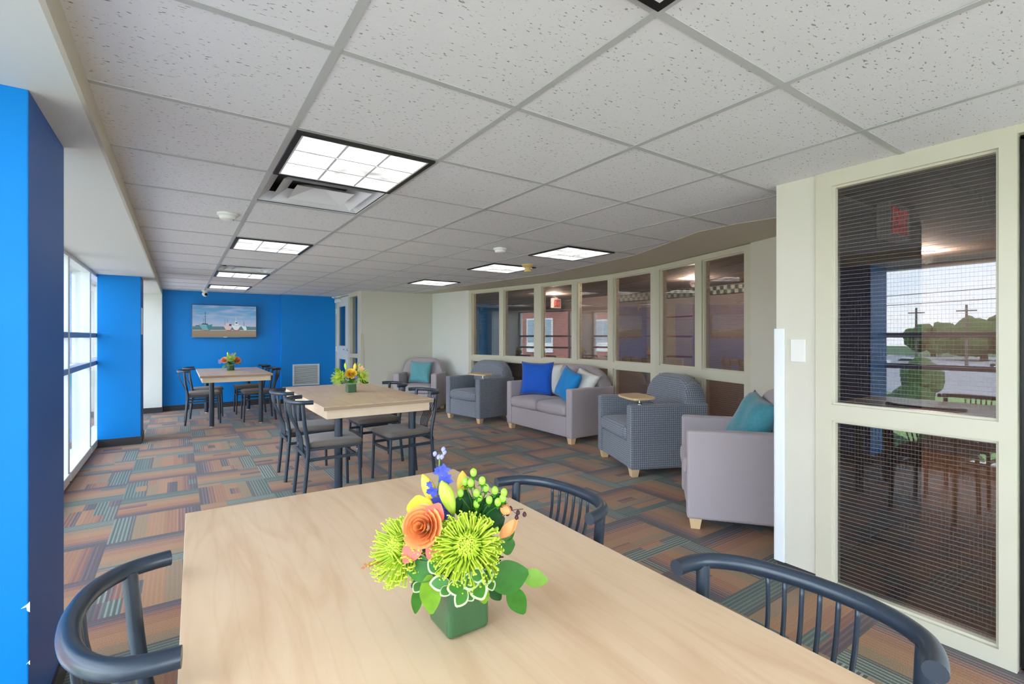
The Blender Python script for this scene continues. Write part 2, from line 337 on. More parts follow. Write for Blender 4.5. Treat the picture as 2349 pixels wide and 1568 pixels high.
def tag(o, label=None, cat=None, group=None, kind=None):
    if label: o['label'] = label
    if cat: o['category'] = cat
    if group: o['group'] = group
    if kind: o['kind'] = kind
    return o
def thing(name, label, cat, loc=(0, 0, 0), rz=0, group=None):
    o = bpy.data.objects.new(name, None); COL.objects.link(o); o.location = loc; o.rotation_euler = (0, 0, rz); o.empty_display_size = .1
    return tag(o, label, cat, group)
def struct(name, bm=None, m=None, label=None, loc=(0, 0, 0), **k):
    if bm is None:
        o = bpy.data.objects.new(name, None); COL.objects.link(o); o.location = loc
    else: o = ob(name, bm, m, **k)
    o['kind'] = 'structure'
    if label: o['label'] = label
    return o
def dup(root, loc, rz, label, group=None):
    r = root.copy(); COL.objects.link(r); r.location = loc; r.rotation_euler = (0, 0, rz); r['label'] = label
    if group: r['group'] = group
    for ch in list(root.children):
        c = ch.copy(); COL.objects.link(c); c.parent = r
        for gch in list(ch.children):
            d = gch.copy(); COL.objects.link(d); d.parent = c
    return r
def sbox(name, x0, x1, y0, y1, z0, z1, m, label=None, **k):
    b = nb(); box(b, x0, x1, y0, y1, z0, z1); return struct(name, b, m, label, **k)

# ------------------------------------------------------------ the room
YB = 10.2; XR = 2.62; YN = -3.0; XW = -.80
CURVE = [(2.62, 8.41), (3.58, 8.40), (3.67, 7.9), (3.69, 6.75), (3.79, 5.67), (3.885, 4.84), (3.80, 4.0), (3.70, 3.24), (3.42, 2.57), (3.28, 2.24), (3.27, 1.94), (3.33, 1.65), (3.34, 1.33)]
def xc(y):
    if y > 8.405 or y < 1.331: return XR
    pts = [(b, a) for a, b in CURVE][1:][::-1]; pts.append((8.41, 3.55))
    for (y0, x0), (y1, x1) in zip(pts, pts[1:]):
        if y0 <= y <= y1: return x0+(x1-x0)*(y-y0)/(y1-y0)
    return XR
GX = [.3636+.6096*i for i in range(-1, 6)]; GY0 = 1.3932
GY = [GY0+.6096*j for j in range(-8, 15)]
b = nb(); box(b, -.95, 8, YN-.1, 12, -.12, 0); struct('floor', b, 'carpet', 'patterned carpet tiles in orange, teal, plum and grey stripes')
# corridor floor lies over it beyond the glazing
GL = [(3.95, 8.41), (4.16, 7.39), (4.32, 6.6), (4.45, 5.8), (4.56, 5.1), (4.57, 4.42), (4.47, 3.63), (4.26, 2.93), (4.06, 2.28), (3.95, 1.95), (3.80, 1.33)]
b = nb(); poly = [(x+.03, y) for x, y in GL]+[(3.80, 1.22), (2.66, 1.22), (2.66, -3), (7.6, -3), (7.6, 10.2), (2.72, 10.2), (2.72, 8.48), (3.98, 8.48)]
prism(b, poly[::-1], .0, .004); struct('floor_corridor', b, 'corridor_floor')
# ceiling tiles (holes for recessed fixtures in the first column)
HOLES = {(0, j) for j in (1, 2, 5, 8, 9, 12, -2, -5)}
def cell_rows():
    b = nb()
    XS = [-.235]+GX[1:]+[4.2]; YS = [YN]+[y for y in GY if YN < y < YB]+[YB]
    for y0, y1 in zip(YS, YS[1:]):
        j = round((y0-GY0)/.6096) if y0 > YN else -99
        subs = sorted({y0, y1, *[y for y in [8.405, 8.407, 1.3305, 1.332] if y0 < y < y1], *[y0+(y1-y0)*k/4 for k in range(5)]})
        for i, (xa, xb) in enumerate(zip(XS, XS[1:])):
            if (i-1, j) in HOLES: continue
            for s0, s1 in zip(subs, subs[1:]):
                m = 1e-5; c0 = min(xb, xc(s0+m)); c1 = min(xb, xc(s1-m))
                if c0 <= xa+.002 and c1 <= xa+.002: continue
                c0 = max(c0, xa+.001); c1 = max(c1, xa+.001)
                b.faces.new([b.verts.new(v) for v in ((xa, s0, CE), (xa, s1, CE), (c1, s1, CE), (c0, s0, CE))])
    return b
struct('ceiling', cell_rows(), 'ceiling_tile', 'white speckled acoustic ceiling tiles')
def tbars():
    b = nb(); w = .012; z0, z1 = CE-.003, CE-.0005
    for y in GY:
        if YN < y < YB:
            box(b, -.235, min(xc(y), 9), y-w, y+w, z0, z1)
    for x in GX[1:]:
        if x < XR: box(b, x-w, x+w, YN, YB, z0-.0007, z1-.0002)
        else:
            ys = [1.34+k*.02 for k in range(int((8.38-1.34)/.02))]; run = None
            for y in ys+[99]:
                ins = y < 90 and xc(y) > x+w
                if ins and run is None: run = y
                if not ins and run is not None:
                    box(b, x-w, x+w, run, y if y < 90 else 8.3, z0-.0007, z1-.0002); run = None
    return b
struct('trim_1', tbars(), 'tbar', 'pale grey ceiling grid bars')
b = nb()   # edging along the curved end of the tiles
P = [Vector((x, y, 0)) for x, y in CURVE[1:]]
for p, q in zip(P, P[1:]):
    d = (q-p).normalized(); nn = Vector((d.y, -d.x, 0)); L_ = (q-p).length
    T = Matrix.Translation(p) @ Matrix(((d.x, nn.x, 0, 0), (d.y, nn.y, 0, 0), (0, 0, 1, 0), (0, 0, 0, 1)))
    box(b, -.004, L_+.004, -.012, .012, CE-.004, CE+.02, T)
struct('trim_2', b, 'fascia_paint')
b = nb(); prism(b, [(2.6, 8.5), (8, 8.5), (8, -3.05), (2.7, -3.05), (2.7, 1.25), (2.6, 1.25)][::-1], CE+.006, CE+.03); struct('ceiling_drywall', b, 'soffit_paint', 'plain beige plaster ceiling beyond the curved edge')
b = nb(); prism(b, [(x+.05, y) for x, y in GL]+[(3.85, 1.2), (2.68, 1.2), (2.68, -3), (7.6, -3), (7.6, 10.3), (2.72, 10.3), (2.72, 8.48), (3.98, 8.48)], CE-.004, CE+.002); struct('ceiling_corridor', b, 'corridor_ceiling')
sbox('ceiling_sky_blocker', -1.1, 8.1, YN-.2, 12, CE+.33, CE+.43, 'white_wall')  # unseen slab above the tiles, added to keep sky light out
sbox('ceiling_bay', XW-.2, -.247, YN, YB, 1.99, 2.02, 'bay_ceiling', 'lowered cream plaster ceiling along the windows')
sbox('trim_3', -.247, -.235, YN, YB, 1.99, CE+.33, 'fascia_paint', 'narrow beige fascia between window bay and tiled ceiling')
sbox('trim_4', XW-.15, XW-.10, YN, YB, 2.02, CE+.33, 'white_wall')
def rect_frame(b, x0, x1, y0, y1, z0, z1, holes):  # wall slab in x0..x1 with rectangular holes [(ya,yb,za,zb)] sharing columns
    cols = sorted({y0, y1, *[h[0] for h in holes], *[h[1] for h in holes]})
    for a, c in zip(cols, cols[1:]):
        hs = sorted([(h[2], h[3]) for h in holes if h[0] <= a+1e-6 and h[1] >= c-1e-6]); z = z0
        for s, e_ in hs:
            if s > z+1e-6: box(b, x0, x1, a, c, z, s)
            z = e_
        if z < z1-1e-6: box(b, x0, x1, a, c, z, z1)
# far walls
sbox('wall_far', -.235, 1.60, YB, YB+.12, 0, CE+.33, 'blue_paint', 'bright blue accent wall with a television')
sbox('wall_far_right', 1.60, 2.74, YB-.12, YB+.12, 0, CE+.33, 'blue_paint', 'blue wall section standing slightly forward')
sbox('wall_far_left', XW-.15, -.236, YB-.14, YB+.12, 0, 2.4, 'white_wall', 'off-white wall end beside the blue wall')
b = nb(); rect_frame(b, YN-.12, YN, -1.0, 2.74, -.1, CE+.33, [(-.7, .85, .15, 2.0), (.95, 2.5, .15, 2.0)])
for v in b.verts: v.co = Vector((v.co.y, v.co.x, v.co.z))
struct('wall_near', b, 'cream_wall')
b = nb(); box(b, -.7, .85, YN-.06, YN-.05, .15, 2.0); box(b, .95, 2.5, YN-.06, YN-.05, .15, 2.0); struct('window_14', b, 'outer_glass')
# beige wall with thickness behind
sbox('wall_beige', 2.60, 4.0, 8.41, 8.44, 0, CE+.33, 'cream_wall', 'beige wall behind the corner armchair')
sbox('baseboard_beige', 2.63, 3.94, 8.402, 8.41, 0, .09, 'base_rubber')
# door wall at x = XR between beige corner and blue wall
b = nb(); rect_frame(b, 2.60, 2.72, 8.441, YB-.12, 0, CE+.33, [(9.19, 10.06, 0, 2.05), (8.62, 9.09, .12, .895), (8.62, 9.09, .97, 2.0)])
struct('wall_door', b, 'cream_trim', 'cream framed wall holding the far door and its sidelight', bevel=.003)
b = nb(); box(b, 2.655, 2.663, 8.62, 9.09, .12, .895); box(b, 2.655, 2.663, 8.62, 9.09, .97, 2.0); struct('window_1', b, 'door_glass', 'narrow sidelight beside the far door')
d1 = struct('door_1', label='cream door with two dark glass panels', loc=(2.635, 10.05, 0))
b = nb(); rect_frame(b, -.02, .02, -.85, -.01, .008, 2.04, [(-.62, -.14, .12, .838), (-.62, -.14, 1.10, 1.86)]); ob('door_leaf', b, 'door_cream', d1, bevel=.002)
b = nb(); box(b, -.004, .004, -.62, -.14, .12, .838); box(b, -.004, .004, -.62, -.14, 1.10, 1.86); ob('door_glass', b, 'door_glass', d1)
b = nb(); cyl(b, (-.02, -.79, 1.03), (-.028, -.79, 1.03), .028, n=20); cyl(b, (-.028, -.79, 1.03), (-.07, -.79, 1.03), .010); tube(b, [(-.065, -.79, 1.03), (-.068, -.74, 1.032), (-.068, -.66, 1.03)], .010); ob('door_handle', b, 'chrome', d1, smooth=True)
for z in (.25, 1.03, 1.78):
    b = nb(); cyl(b, (-.028, -.0, z-.05), (-.028, -.0, z+.05), .010); box(b, -.03, -.018, -.03, .0, z-.05, z+.05); ob('hinge', b, 'silver', d1)
b = nb(); box(b, -.085, -.022, -.33, -.10, 1.945, 2.01); tube(b, [(-.06, -.12, 2.02), (-.16, -.2, 2.045), (-.05, -.38, 2.055)], .009, n=8); ob('door_closer', b, 'silver', d1)
def guard(name, x, y, z1, lab):
    b = nb(); box(b, x-.006, x+.05, y, y+.006, .09, z1); box(b, x-.006, x, y-.05, y+.006, .09, z1)
    return tag(ob(name, b, 'window_white'), lab, 'corner guard')
b = nb(); box(b, 2.593, 2.599, 8.404, 8.46, .09, 1.325); box(b, 2.593, 2.65, 8.401, 8.409, .09, 1.325)
tag(ob('corner_guard', b, 'cream_trim', bevel=.002), 'cream corner guard strip between far door wall and beige wall', 'corner guard')
# right wall with the big wired window
b = nb(); box(b, 2.62, 2.74, 1.135, 1.33, .09, CE+.33); struct('wall_right', b, 'cream_wall', 'beige wall end with light switch')
sbox('baseboard_right', 2.626, 2.74, 1.135, 1.327, 0, .09, 'base_rubber')
b = nb(); box(b, 2.612, 2.618, 1.285, 1.337, .09, 1.317); box(b, 2.612, 2.672, 1.333, 1.339, .09, 1.317)
tag(ob('corner_guard', b, 'window_white', bevel=.0015), 'white corner guard on the wall end beside the big wired window', 'corner guard')
def glazing(name, x0, x1, ya, yb, panes, label, T=None, zt=CE, stop=.012, proud=.0):
    r = struct(name, label=label)
    b = nb()
    cols = sorted({ya, yb, *[p[0] for p in panes], *[p[1] for p in panes]})
    for a, c in zip(cols, cols[1:]):
        hs = sorted([(p[2], p[3]) for p in panes if p[0] <= a+1e-6 and p[1] >= c-1e-6]); z = 0
        for s, e_ in hs:
            box(b, x0, x1, a, c, z, s, T); z = e_
        box(b, x0, x1, a, c, z, zt, T)
    bmesh.ops.remove_doubles(b, verts=b.verts, dist=1e-5)
    ob('frame', b, 'cream_trim', r)
    b = nb(); xm = (x0+x1)/2; w = .010
    for (a, c, s, e_) in panes:   # glazing stops
        for q in ((a, a+w, s, e_), (c-w, c, s, e_), (a+w, c-w, s, s+w), (a+w, c-w, e_-w, e_)):
            box(b, x0+.016, x1-.016, *q, T)
    ob('glazing_stop', b, 'cream_trim', r)
    for (a, c, s, e_) in panes:
        b = nb(); box(b, xm-.003, xm+.003, a+.004, c-.004, s+.004, e_-.004, T); o = ob('glass_pane', b, 'wired_glass', r)
    return r
glazing('window_2', 2.612, 2.70, .43, 1.134, [(.480, 1.062, .065, .868), (.480, 1.062, .945, 2.005)], 'tall two-pane interior window with wired glass')
# door beyond the frame
d2 = struct('door_2', label='edge of a cream door at the right border', loc=(2.66, .415, 0))
b = nb(); box(b, -.03, .012, -.9, -.006, .01, 2.03); ob('door_leaf', b, 'door_cream', d2)
b = nb(); box(b, -.0, .02, -.006, .013, 0, 2.04); box(b, 0, .02, -.92, .013, 2.03, CE); ob('door_gap_shade', b, 'black', d2)  # black strips stand in for the darkness of the gap round the door
b = nb(); box(b, -.035, -.03, -.045, -.006, .95, 1.05); ob('latch_plate', b, 'chrome', d2)
sbox('wall_right_near', 2.62, 2.74, YN, -.51, 0, CE+.33, 'cream_wall')
sbox('trim_5', 2.62, 2.72, -.51, .43, 2.045, CE+.33, 'cream_trim')
sbox('trim_6', 2.62, 2.72, .43, 1.135, CE+.001, CE+.33, 'cream_trim')
# return wall between alcove and corridor
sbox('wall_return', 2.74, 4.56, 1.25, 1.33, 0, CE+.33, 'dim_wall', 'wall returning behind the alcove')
# curved glazing
def seg_T(p, q):
    p = Vector((*p, 0)); q = Vector((*q, 0)); d = (q-p).normalized(); nn = Vector((d.y, -d.x, 0))   # local y along seg, local x = outwards
    if nn.x < 0: nn = -nn
    return Matrix(((nn.x, d.x, 0, p.x), (nn.y, d.y, 0, p.y), (0, 0, 1, 0), (0, 0, 0, 1))), (q-p).length
def curved_unit(name, pts, label):
    r = struct(name, label=label)
    fb, sb = nb(), nb(); gl = []
    for i, (p, q) in enumerate(zip(pts, pts[1:])):
        T, Ln = seg_T(q, p)      # y increases away from camera
        e0 = .075 if i == len(pts)-2 else .05; e1 = .075 if i == 0 else .05
        ya, yb = e0, Ln-e1
        panes = [(ya, yb, .07, .868), (ya, yb, .955, 2.025)]
        cols = [0, ya, yb, Ln]
        for a, c, mid in ((0, ya, 0), (ya, yb, 1), (yb, Ln, 0)):
            if not mid: box(fb, 0, .10, a, c, 0, CE, T)
            else:
                for s, e_ in ((0, .07), (.868, .955), (2.025, CE)): box(fb, 0, .10, a, c, s, e_, T)
        w = .012
        for (a, c, s, e_) in panes:
            for z in ((a, a+w, s, e_), (c-w, c, s, e_), (a+w, c-w, s, s+w), (a+w, c-w, e_-w, e_)): box(sb, .02, .075, *z, T)
            g_ = nb(); box(g_, -.003, .003, a+.004-Ln/2, c-.004-Ln/2, s+.004, e_-.004)
            gl.append((g_, T @ Matrix.Translation((.045, Ln/2, 0))))
    # thin shadow gap between units
    ob('frame', fb, 'cream_trim', r); ob('glazing_stop', sb, 'cream_trim', r)
    for g_, T in gl:
        o = ob('glass_pane', g_, 'wired_glass', r); o.matrix_local = T
    return r
def plain_seg(name, p, q, m, label=None, z1=CE+.02, th=.10):
    T, Ln = seg_T(q, p); b = nb(); box(b, 0, th, 0, Ln, 0, z1, T); return struct(name, b, m, label)
plain_seg('wall_glazing_far', GL[0], GL[1], 'white_wall', 'off-white wall between corner and curved glazing')
curved_unit('window_3', GL[1:4], 'far pair of tall interior windows in the curved wall')
curved_unit('window_4', GL[3:7], 'middle three tall interior windows in the curved wall')
curved_unit('window_5', GL[6:9], 'near pair of tall interior windows in the curved wall')
plain_seg('wall_glazing_near', GL[8], GL[9], 'cream_wall', 'beige wall right of the curved glazing'); plain_seg('wall_glazing_end', GL[9], GL[10], 'cream_wall')
T, Ln = seg_T(GL[1], GL[0]); b = nb(); box(b, -.008, 0, 0, Ln-.02, 0, .09, T); struct('baseboard_glazing', b, 'base_rubber')
# baseboards and columns
sbox('baseboard_far', -.23, 1.585, YB-.010, YB, 0, .09, 'base_rubber'); sbox('baseboard_far_right', 1.585, 2.60, YB-.130, YB-.12, 0, .09, 'base_rubber')
sbox('baseboard_far_left', XW, -.228, YB-.149, YB-.14, 0, .09, 'base_rubber')
def column(n, x0, x1, y0, y1):
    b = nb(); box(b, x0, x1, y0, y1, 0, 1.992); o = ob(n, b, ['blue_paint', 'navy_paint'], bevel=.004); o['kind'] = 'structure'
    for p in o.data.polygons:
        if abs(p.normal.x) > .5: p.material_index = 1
    b = nb(); box(b, x0-.008, x1+.008, y0-.008, y1+.008, 0, .09); struct('baseboard_'+n, b, 'base_rubber')
    return o
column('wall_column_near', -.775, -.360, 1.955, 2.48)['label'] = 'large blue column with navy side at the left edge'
column('wall_column_far', -.775, -.375, 7.27, 7.75)['label'] = 'blue column beyond the first one'
b = nb()
for y, z, s in ((1.9535, .494, .012), (1.9535, .33, .005)):
    prism(b, [(-.357-s*1.6, -.004), (-.357-s*.4, s*.5), (-.357, s), (-.357, -s*1.6), (-.357-s*.5, -s*1.1), (-.357-s*.6, -s*.2)], 0, .0015, lambda X, Y, Z, z=z, y=y: Vector((X, y+Z-.0008, z+Y)))
struct('trim_7', b, 'window_white')
sbox('trim_8', -.375, -.366, 7.30, 7.48, 1.30, 1.62, 'silver')
# exterior windows
def outer_window(name, ya, yb, label=None):
    r = struct(name, label=label)
    b = nb()
    for q in ((ya, ya+.035, .02, 2.0), (yb-.035, yb, .02, 2.0)): box(b, XW-.10, XW+.02, *q)
    box(b, XW-.10, XW+.03, ya+.035, yb-.035, .02, .10); box(b, XW-.10, XW+.02, ya+.035, yb-.035, 1.96, 2.0)
    ob('frame', b, 'window_white', r, bevel=.004)
    for z0, z1 in ((.95, 1.0), (1.265, 1.315)):
        b = nb(); box(b, XW-.05, XW+.02, ya+.035, yb-.035, z0, z1); ob('rail', b, 'window_rail', r, bevel=.004)
    b = nb(); box(b, XW-.06, XW-.054, ya+.03, yb-.03, .09, 1.97); ob('glass_pane', b, 'outer_glass', r)
edges = [-3.0, -1.7, -.35, 2.2, 5.60, 6.83, 8.45, 10.05]
for i, (a, c) in enumerate(zip(edges, edges[1:])): outer_window('window_%d' % (6+i), a, c, 'full-height white framed exterior window' if i in (4, 5) else None)
sbox('wall_left', XW-.15, XW+.0, YN, YB, -.1, .02, 'window_white'); 
# corridor beyond the glazing
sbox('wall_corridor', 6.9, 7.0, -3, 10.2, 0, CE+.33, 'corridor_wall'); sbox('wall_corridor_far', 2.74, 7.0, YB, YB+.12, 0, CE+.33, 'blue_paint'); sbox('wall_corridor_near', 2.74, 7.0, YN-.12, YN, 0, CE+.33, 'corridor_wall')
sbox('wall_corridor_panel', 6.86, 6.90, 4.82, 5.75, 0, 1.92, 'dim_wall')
b = nb()
for z in (.95, 1.285, 1.61): box(b, 6.845, 6.86, 4.82, 5.75, z-.009, z+.009)
struct('trim_9', b, 'red_line')
b = nb(); c_ = nb()
for i in range(44):
    for j in range(2):
        y = 3.9+i*.06; (box)(b if (i+j) % 2 else c_, 6.83, 6.845, y, y+.06, 1.93+j*.06, 1.99+j*.06)
struct('trim_10', b, 'check_dark'); struct('trim_11', c_, 'check_light')
def letters(b, x0, z0, h, w, T, gap=.25):   # EXIT in strokes, local plane x-z
    t = h*.17
    def bar(p, q):
        p = Vector(p); q = Vector(q); d = (q-p).normalized(); nn = Vector((-d.y, d.x))*t/2
        poly = [p+nn, p-nn, q-nn, q+nn]; prism(b, [(v.x, v.y) for v in poly], 0, .004, lambda x, y, z: T @ Vector((x, -z, y)))
    x = x0
    bar((x+t/2, z0), (x+t/2, z0+h)); [bar((x, z), (x+w, z)) for z in (z0+t/2, z0+h/2, z0+h-t/2)]; x += w*(1+gap)
    bar((x, z0), (x+w, z0+h)); bar((x+w, z0), (x, z0+h)); x += w*(1+gap)
    bar((x+t/2, z0), (x+t/2, z0+h)); x += t+w*gap
    bar((x+w/2, z0), (x+w/2, z0+h)); bar((x, z0+h-t/2), (x+w, z0+h-t/2))
def exit_sign(loc, rz, label):
    s = thing('exit_sign', label, 'exit sign', loc, rz, 'exit signs behind the glass')
    b = nb(); box(b, 0, .30, 0, .07, -.20, 0); ob('housing', b, 'plastic_white', s, bevel=.004)
    b = nb(); letters(b, .03, -.175, .145, .055, Matrix.Identity(4)); ob('lettering', b, 'exit_red', s)
    b = nb(); box(b, .10, .20, .02, .05, 0, .02); ob('mount', b, 'plastic_white', s)
exit_sign((3.36, 1.06, CE-.025), 0, 'white exit sign with red letters behind the big wired window')
exit_sign((6.2, 7.55, CE-.025), .35, 'exit sign with red letters seen through the curved glazing')
for y, lb in ((1.56, 'small lit recessed downlight seen through the big wired window'), (4.07, 'small lit downlight seen through the near curved windows'), (7.04, 'small lit downlight above the far exit sign')):
    s = thing('downlight', lb, 'ceiling light', (5.8, y, CE-.006), 0, 'corridor downlights'); b = nb(); lathe(b, [(.07, 0), (.07, -.006), (.05, -.006), (.05, -.001)]); ob('trim_ring', b, 'plastic_white', s)
    b = nb(); lathe(b, [(.05, -.003), (.05, -.005)]); ob('lens', b, 'downlight', s)
    lp = bpy.data.lights.new('bulb', 'POINT'); lp.energy = 34; lp.color = (1, .86, .7); lp.shadow_soft_size = .05; lo = bpy.data.objects.new('bulb', lp); COL.objects.link(lo); lo.parent = s; lo.location = (0, 0, -.07)

# ------------------------------------------------------------ ceiling fixtures
def troffer(hole=True):
    t = thing('ceiling_light', '', 'ceiling light', group='recessed square ceiling lights'); h = .6096/2
    b = nb()
    for q in ((-h+.012, -h+.034, -h+.012, h-.012), (h-.034, h-.012, -h+.012, h-.012), (-h+.034, h-.034, -h+.012, -h+.034), (-h+.034, h-.034, h-.034, h-.012)): box(b, *q, -.010, .03 if hole else .0)
    ob('frame', b, 'black', t)
    b = nb(); a = h-.034
    for q in ((-a, -a+.008, -a, a), (a-.008, a, -a, a), (-a, a, -a, -a+.008), (-a, a, a-.008, a)): box(b, *q, -.009, .0)
    for i in (-1, 1):
        box(b, i*a/3-.005, i*a/3+.005, -a, a, -.008, .0); box(b, -a, a, i*a/3-.005, i*a/3+.005, -.008, .0)
    ob('louver', b, 'silver', t)
    b = nb(); box(b, -a, a, -a, a, -.0015, .0015 if hole else 0); ob('diffuser', b, 'lamp_panel', t)
    if hole:
        b = nb(); box(b, -h+.012, h-.012, -h+.012, h-.012, .03, .10); ob('housing', b, 'silver', t)
    return t
t0 = troffer()
cells = [(0, 1, 'large recessed ceiling light nearest the camera beside the louvred air diffuser'), (0, 5, 'recessed ceiling light between the two air diffusers'), (0, 9, 'recessed ceiling light just beyond the far air diffuser'), (0, 12, 'recessed ceiling light closest to the blue wall and dome camera'),
         (0, -2, 'ceiling light whose black corner just shows at the top edge'), (0, -5, 'ceiling light added for fill at the unseen near end of the room'), (4, 3, 'partly lit recessed ceiling light nearest the curved windows and yellow sounder'), (4, 5, 'recessed ceiling light touching the yellow sounder in view'), (4, 8, 'recessed ceiling light nearest the beige corner')]  # the near-end one is out of view, added as fill light
t1 = None
for i, j, lb in cells:
    loc = (.3636+.6096*(i+.5), GY0+.6096*(j+.5), CE-.003)
    if i == 0:
        o = t0 if j == 1 else dup(t0, loc, 0, lb); o.location = loc; o['label'] = lb
    else:
        if t1 is None: t1 = troffer(False); o = t1
        else: o = dup(t1, loc, 0, lb)
        o.location = loc; o['label'] = lb
def diffuser():
    t = thing('air_diffuser', '', 'air vent', group='square metal air diffusers in the ceiling'); h = .30
    b = nb()
    def ring(r0, z0, r1, z1):
        for i in range(4):
            a0, a1 = PI/4+i*PI/2, PI/4+(i+1)*PI/2; s = math.sqrt(2)
            v = [(r0*s*math.cos(a0), r0*s*math.sin(a0), z0), (r0*s*math.cos(a1), r0*s*math.sin(a1), z0), (r1*s*math.cos(a1), r1*s*math.sin(a1), z1), (r1*s*math.cos(a0), r1*s*math.sin(a0), z1)]
            b.faces.new([b.verts.new(p) for p in v])
            b.faces.new([b.verts.new((p[0], p[1], p[2]+.003)) for p in v][::-1])
    ring(.298, 0, .235, .052); ob('outer_frame', b, 'silver', t)
    b = nb(); ring(.228, .0, .150, .060); ob('middle_cone', b, 'silver', t)
    b = nb(); ring(.150, .002, .02, .055); ob('inner_cone', b, 'silver', t)
    b = nb(); box(b, -.29, .29, -.29, .29, .10, .14)
    for q in ((-.30, -.29, -.3, .3), (.29, .30, -.3, .3), (-.29, .29, -.3, -.29), (-.29, .29, .29, .3)): box(b, *q, .003, .14)
    ob('plenum', b, 'black', t)
    return t
dd = diffuser(); dd.location = (.3636+.3048, GY0+.6096*2.5, CE); dd['label'] = 'large square metal air diffuser beside the nearest ceiling light'
dup(dd, (.3636+.3048, GY0+.6096*8.5, CE), 0, 'far square metal air diffuser between the two farther ceiling lights')
def lathe_thing(name, loc, prof, m, label, cat, extra=None):
    t = thing(name, label, cat, loc); b = nb(); lathe(b, prof, n=28); ob('body', b, m, t, auto=True)
    if extra: extra(t)
    return t
def sdot(t):
    b = nb(); lathe(b, [(.004, -.040), (.004, -.0425)], c=(.03, -.02, 0)); ob('sensor', b, 'black', t)
    b = nb(); lathe(b, [(.050, -.012), (.051, -.0125), (.051, -.017), (.050, -.0175)]); ob('vent_ring', b, 'seat_vinyl', t)
lathe_thing('smoke_detector', (.262, 3.66, CE), [(.062, 0), (.062, -.012), (.050, -.018), (.046, -.036), (.030, -.044), (.004, -.044)], 'plastic_white', 'white round smoke detector left of the near lights', 'smoke detector', sdot)
lathe_thing('smoke_detector', (2.41, 3.70, CE), [(.062, 0), (.062, -.012), (.050, -.018), (.046, -.036), (.030, -.044), (.004, -.044)], 'plastic_white', 'white round smoke detector near the yellow sounder', 'smoke detector', sdot)
lathe_thing('alarm_sounder', (3.20, 4.35, CE), [(.065, 0), (.065, -.012), (.050, -.030), (.036, -.036), (.034, -.052), (.040, -.056), (.038, -.082), (.005, -.085)], 'plastic_yellow', 'yellowed round alarm device hanging from ceiling', 'alarm', None)
t = thing('security_camera', 'small white dome camera below ceiling in front of blue wall', 'camera', (.372, 9.95, CE))
b = nb(); lathe(b, [(.05, 0), (.05, -.02), (.03, -.03)]); ob('mount', b, 'plastic_white', t, auto=True)
b = nb(); bmesh.ops.create_uvsphere(b, u_segments=20, v_segments=12, radius=.045, matrix=Matrix.Translation((0, 0, -.062))); ob('ball', b, 'plastic_white', t, smooth=True)
b = nb(); cyl(b, (.012, -.038, -.07), (.016, -.050, -.073), .024, n=18); ob('lens', b, 'black', t)
# ------------------------------------------------------------ wall fittings
t = thing('light_switch', 'blank cream switch plate on the beige wall end', 'switch plate', (2.62, 1.219, 1.203))
b = nb(); box(b, -.006, 0, -.036, .036, -.058, .058); ob('plate', b, 'plastic_white', t, bevel=.002)
for z in (-.042, .042):
    b = nb(); cyl(b, (-.006, 0, z), (-.0075, 0, z), .003, n=10); ob('screw', b, 'silver', t)
t = thing('wall_vent', 'white louvred return grille low on the blue wall', 'vent', (2.045, YB-.12, 0))
b = nb()
for q in ((-.245, -.215, .33, .74), (.215, .245, .33, .74), (-.215, .215, .33, .355), (-.215, .215, .715, .74)): box(b, q[0], q[1], -.018, 0, q[2], q[3])
ob('frame', b, 'vent_white', t, bevel=.002)
b = nb()
for i in range(20):
    z = .362+i*.018; Tm = Matrix.Translation((0, -.009, z)) @ Matrix.Rotation(.7, 4, 'X'); box(b, -.215, .215, -.008, .008, -.001, .001, Tm)
ob('louvre_slats', b, 'vent_white', t); b = nb(); box(b, -.215, .215, -.002, 0, .355, .715); ob('backing', b, 'seat_vinyl', t)
# television with the boats picture
t = thing('television', 'wall-mounted flat television showing boats on a beach', 'television', (.18, YB-.003, 1.257))
b = nb(); box(b, 0, 1.01, -.09, -.045, 0, .585); ob('casing', b, 'tv_black', t, bevel=.004)
b = nb(); box(b, .30, .70, -.045, 0, .15, .45); ob('wall_bracket', b, 'black', t)
b = nb(); box(b, 0, .986, -.0005, .0005, 0, .555); sc = ob('screen', b, 'screen_sea', t, loc=(.012, -.0912, .018))
b = nb(); box(b, .475, .53, -.094, -.09, .003, .012); ob('badge', b, 'silver', t)
def flat(poly, m, y, name='boat'):
    b = nb(); prism(b, poly, 0, .0006, lambda x, z, k: Vector((x, y-k, z))); return ob(name, b, m, sc)
SX, SZ = .986, .555
def bp(*pts): return [(x*SX, z*SZ) for x, z in pts]
def hull(x0, x1, zt, zb, m, y, sheer=.04):
    n = 14; top = [(x0+(x1-x0)*k/n, zt+sheer*((2*k/n-1)**2)) for k in range(n+1)]
    bot = [(x1-(x1-x0)*(.5-.5*math.cos(PI*k/n)*(1-.12*math.sin(PI*k/n))), zb+(zt+sheer-zb)*abs(math.cos(PI*k/n))**2.2) for k in range(1, n)]
    flat(bp(*top, *bot), m, y)
def mast(x, z0, z1, m, y, w=.004, yard=None):
    flat(bp((x-w, z0), (x+w, z0), (x+w*.6, z1), (x-w*.6, z1)), m, y, 'mast')
    if yard: flat(bp((x-yard, z0+(z1-z0)*.62), (x+yard, z0+(z1-z0)*.60), (x+yard, z0+(z1-z0)*.585), (x-yard, z0+(z1-z0)*.605)), m, y-.0004, 'yard')
flat(bp((.04, .335), (.13, .33), (.13, .355), (.05, .36)), 'pix_dark', -.0002, 'deck')
hull(.085, .305, .37, .19, 'pix_teal', -.0006); hull(.205, .303, .368, .20, 'pix_sea', -.0010, .03); hull(.11, .27, .205, .178, 'pix_red', -.0014, 0)
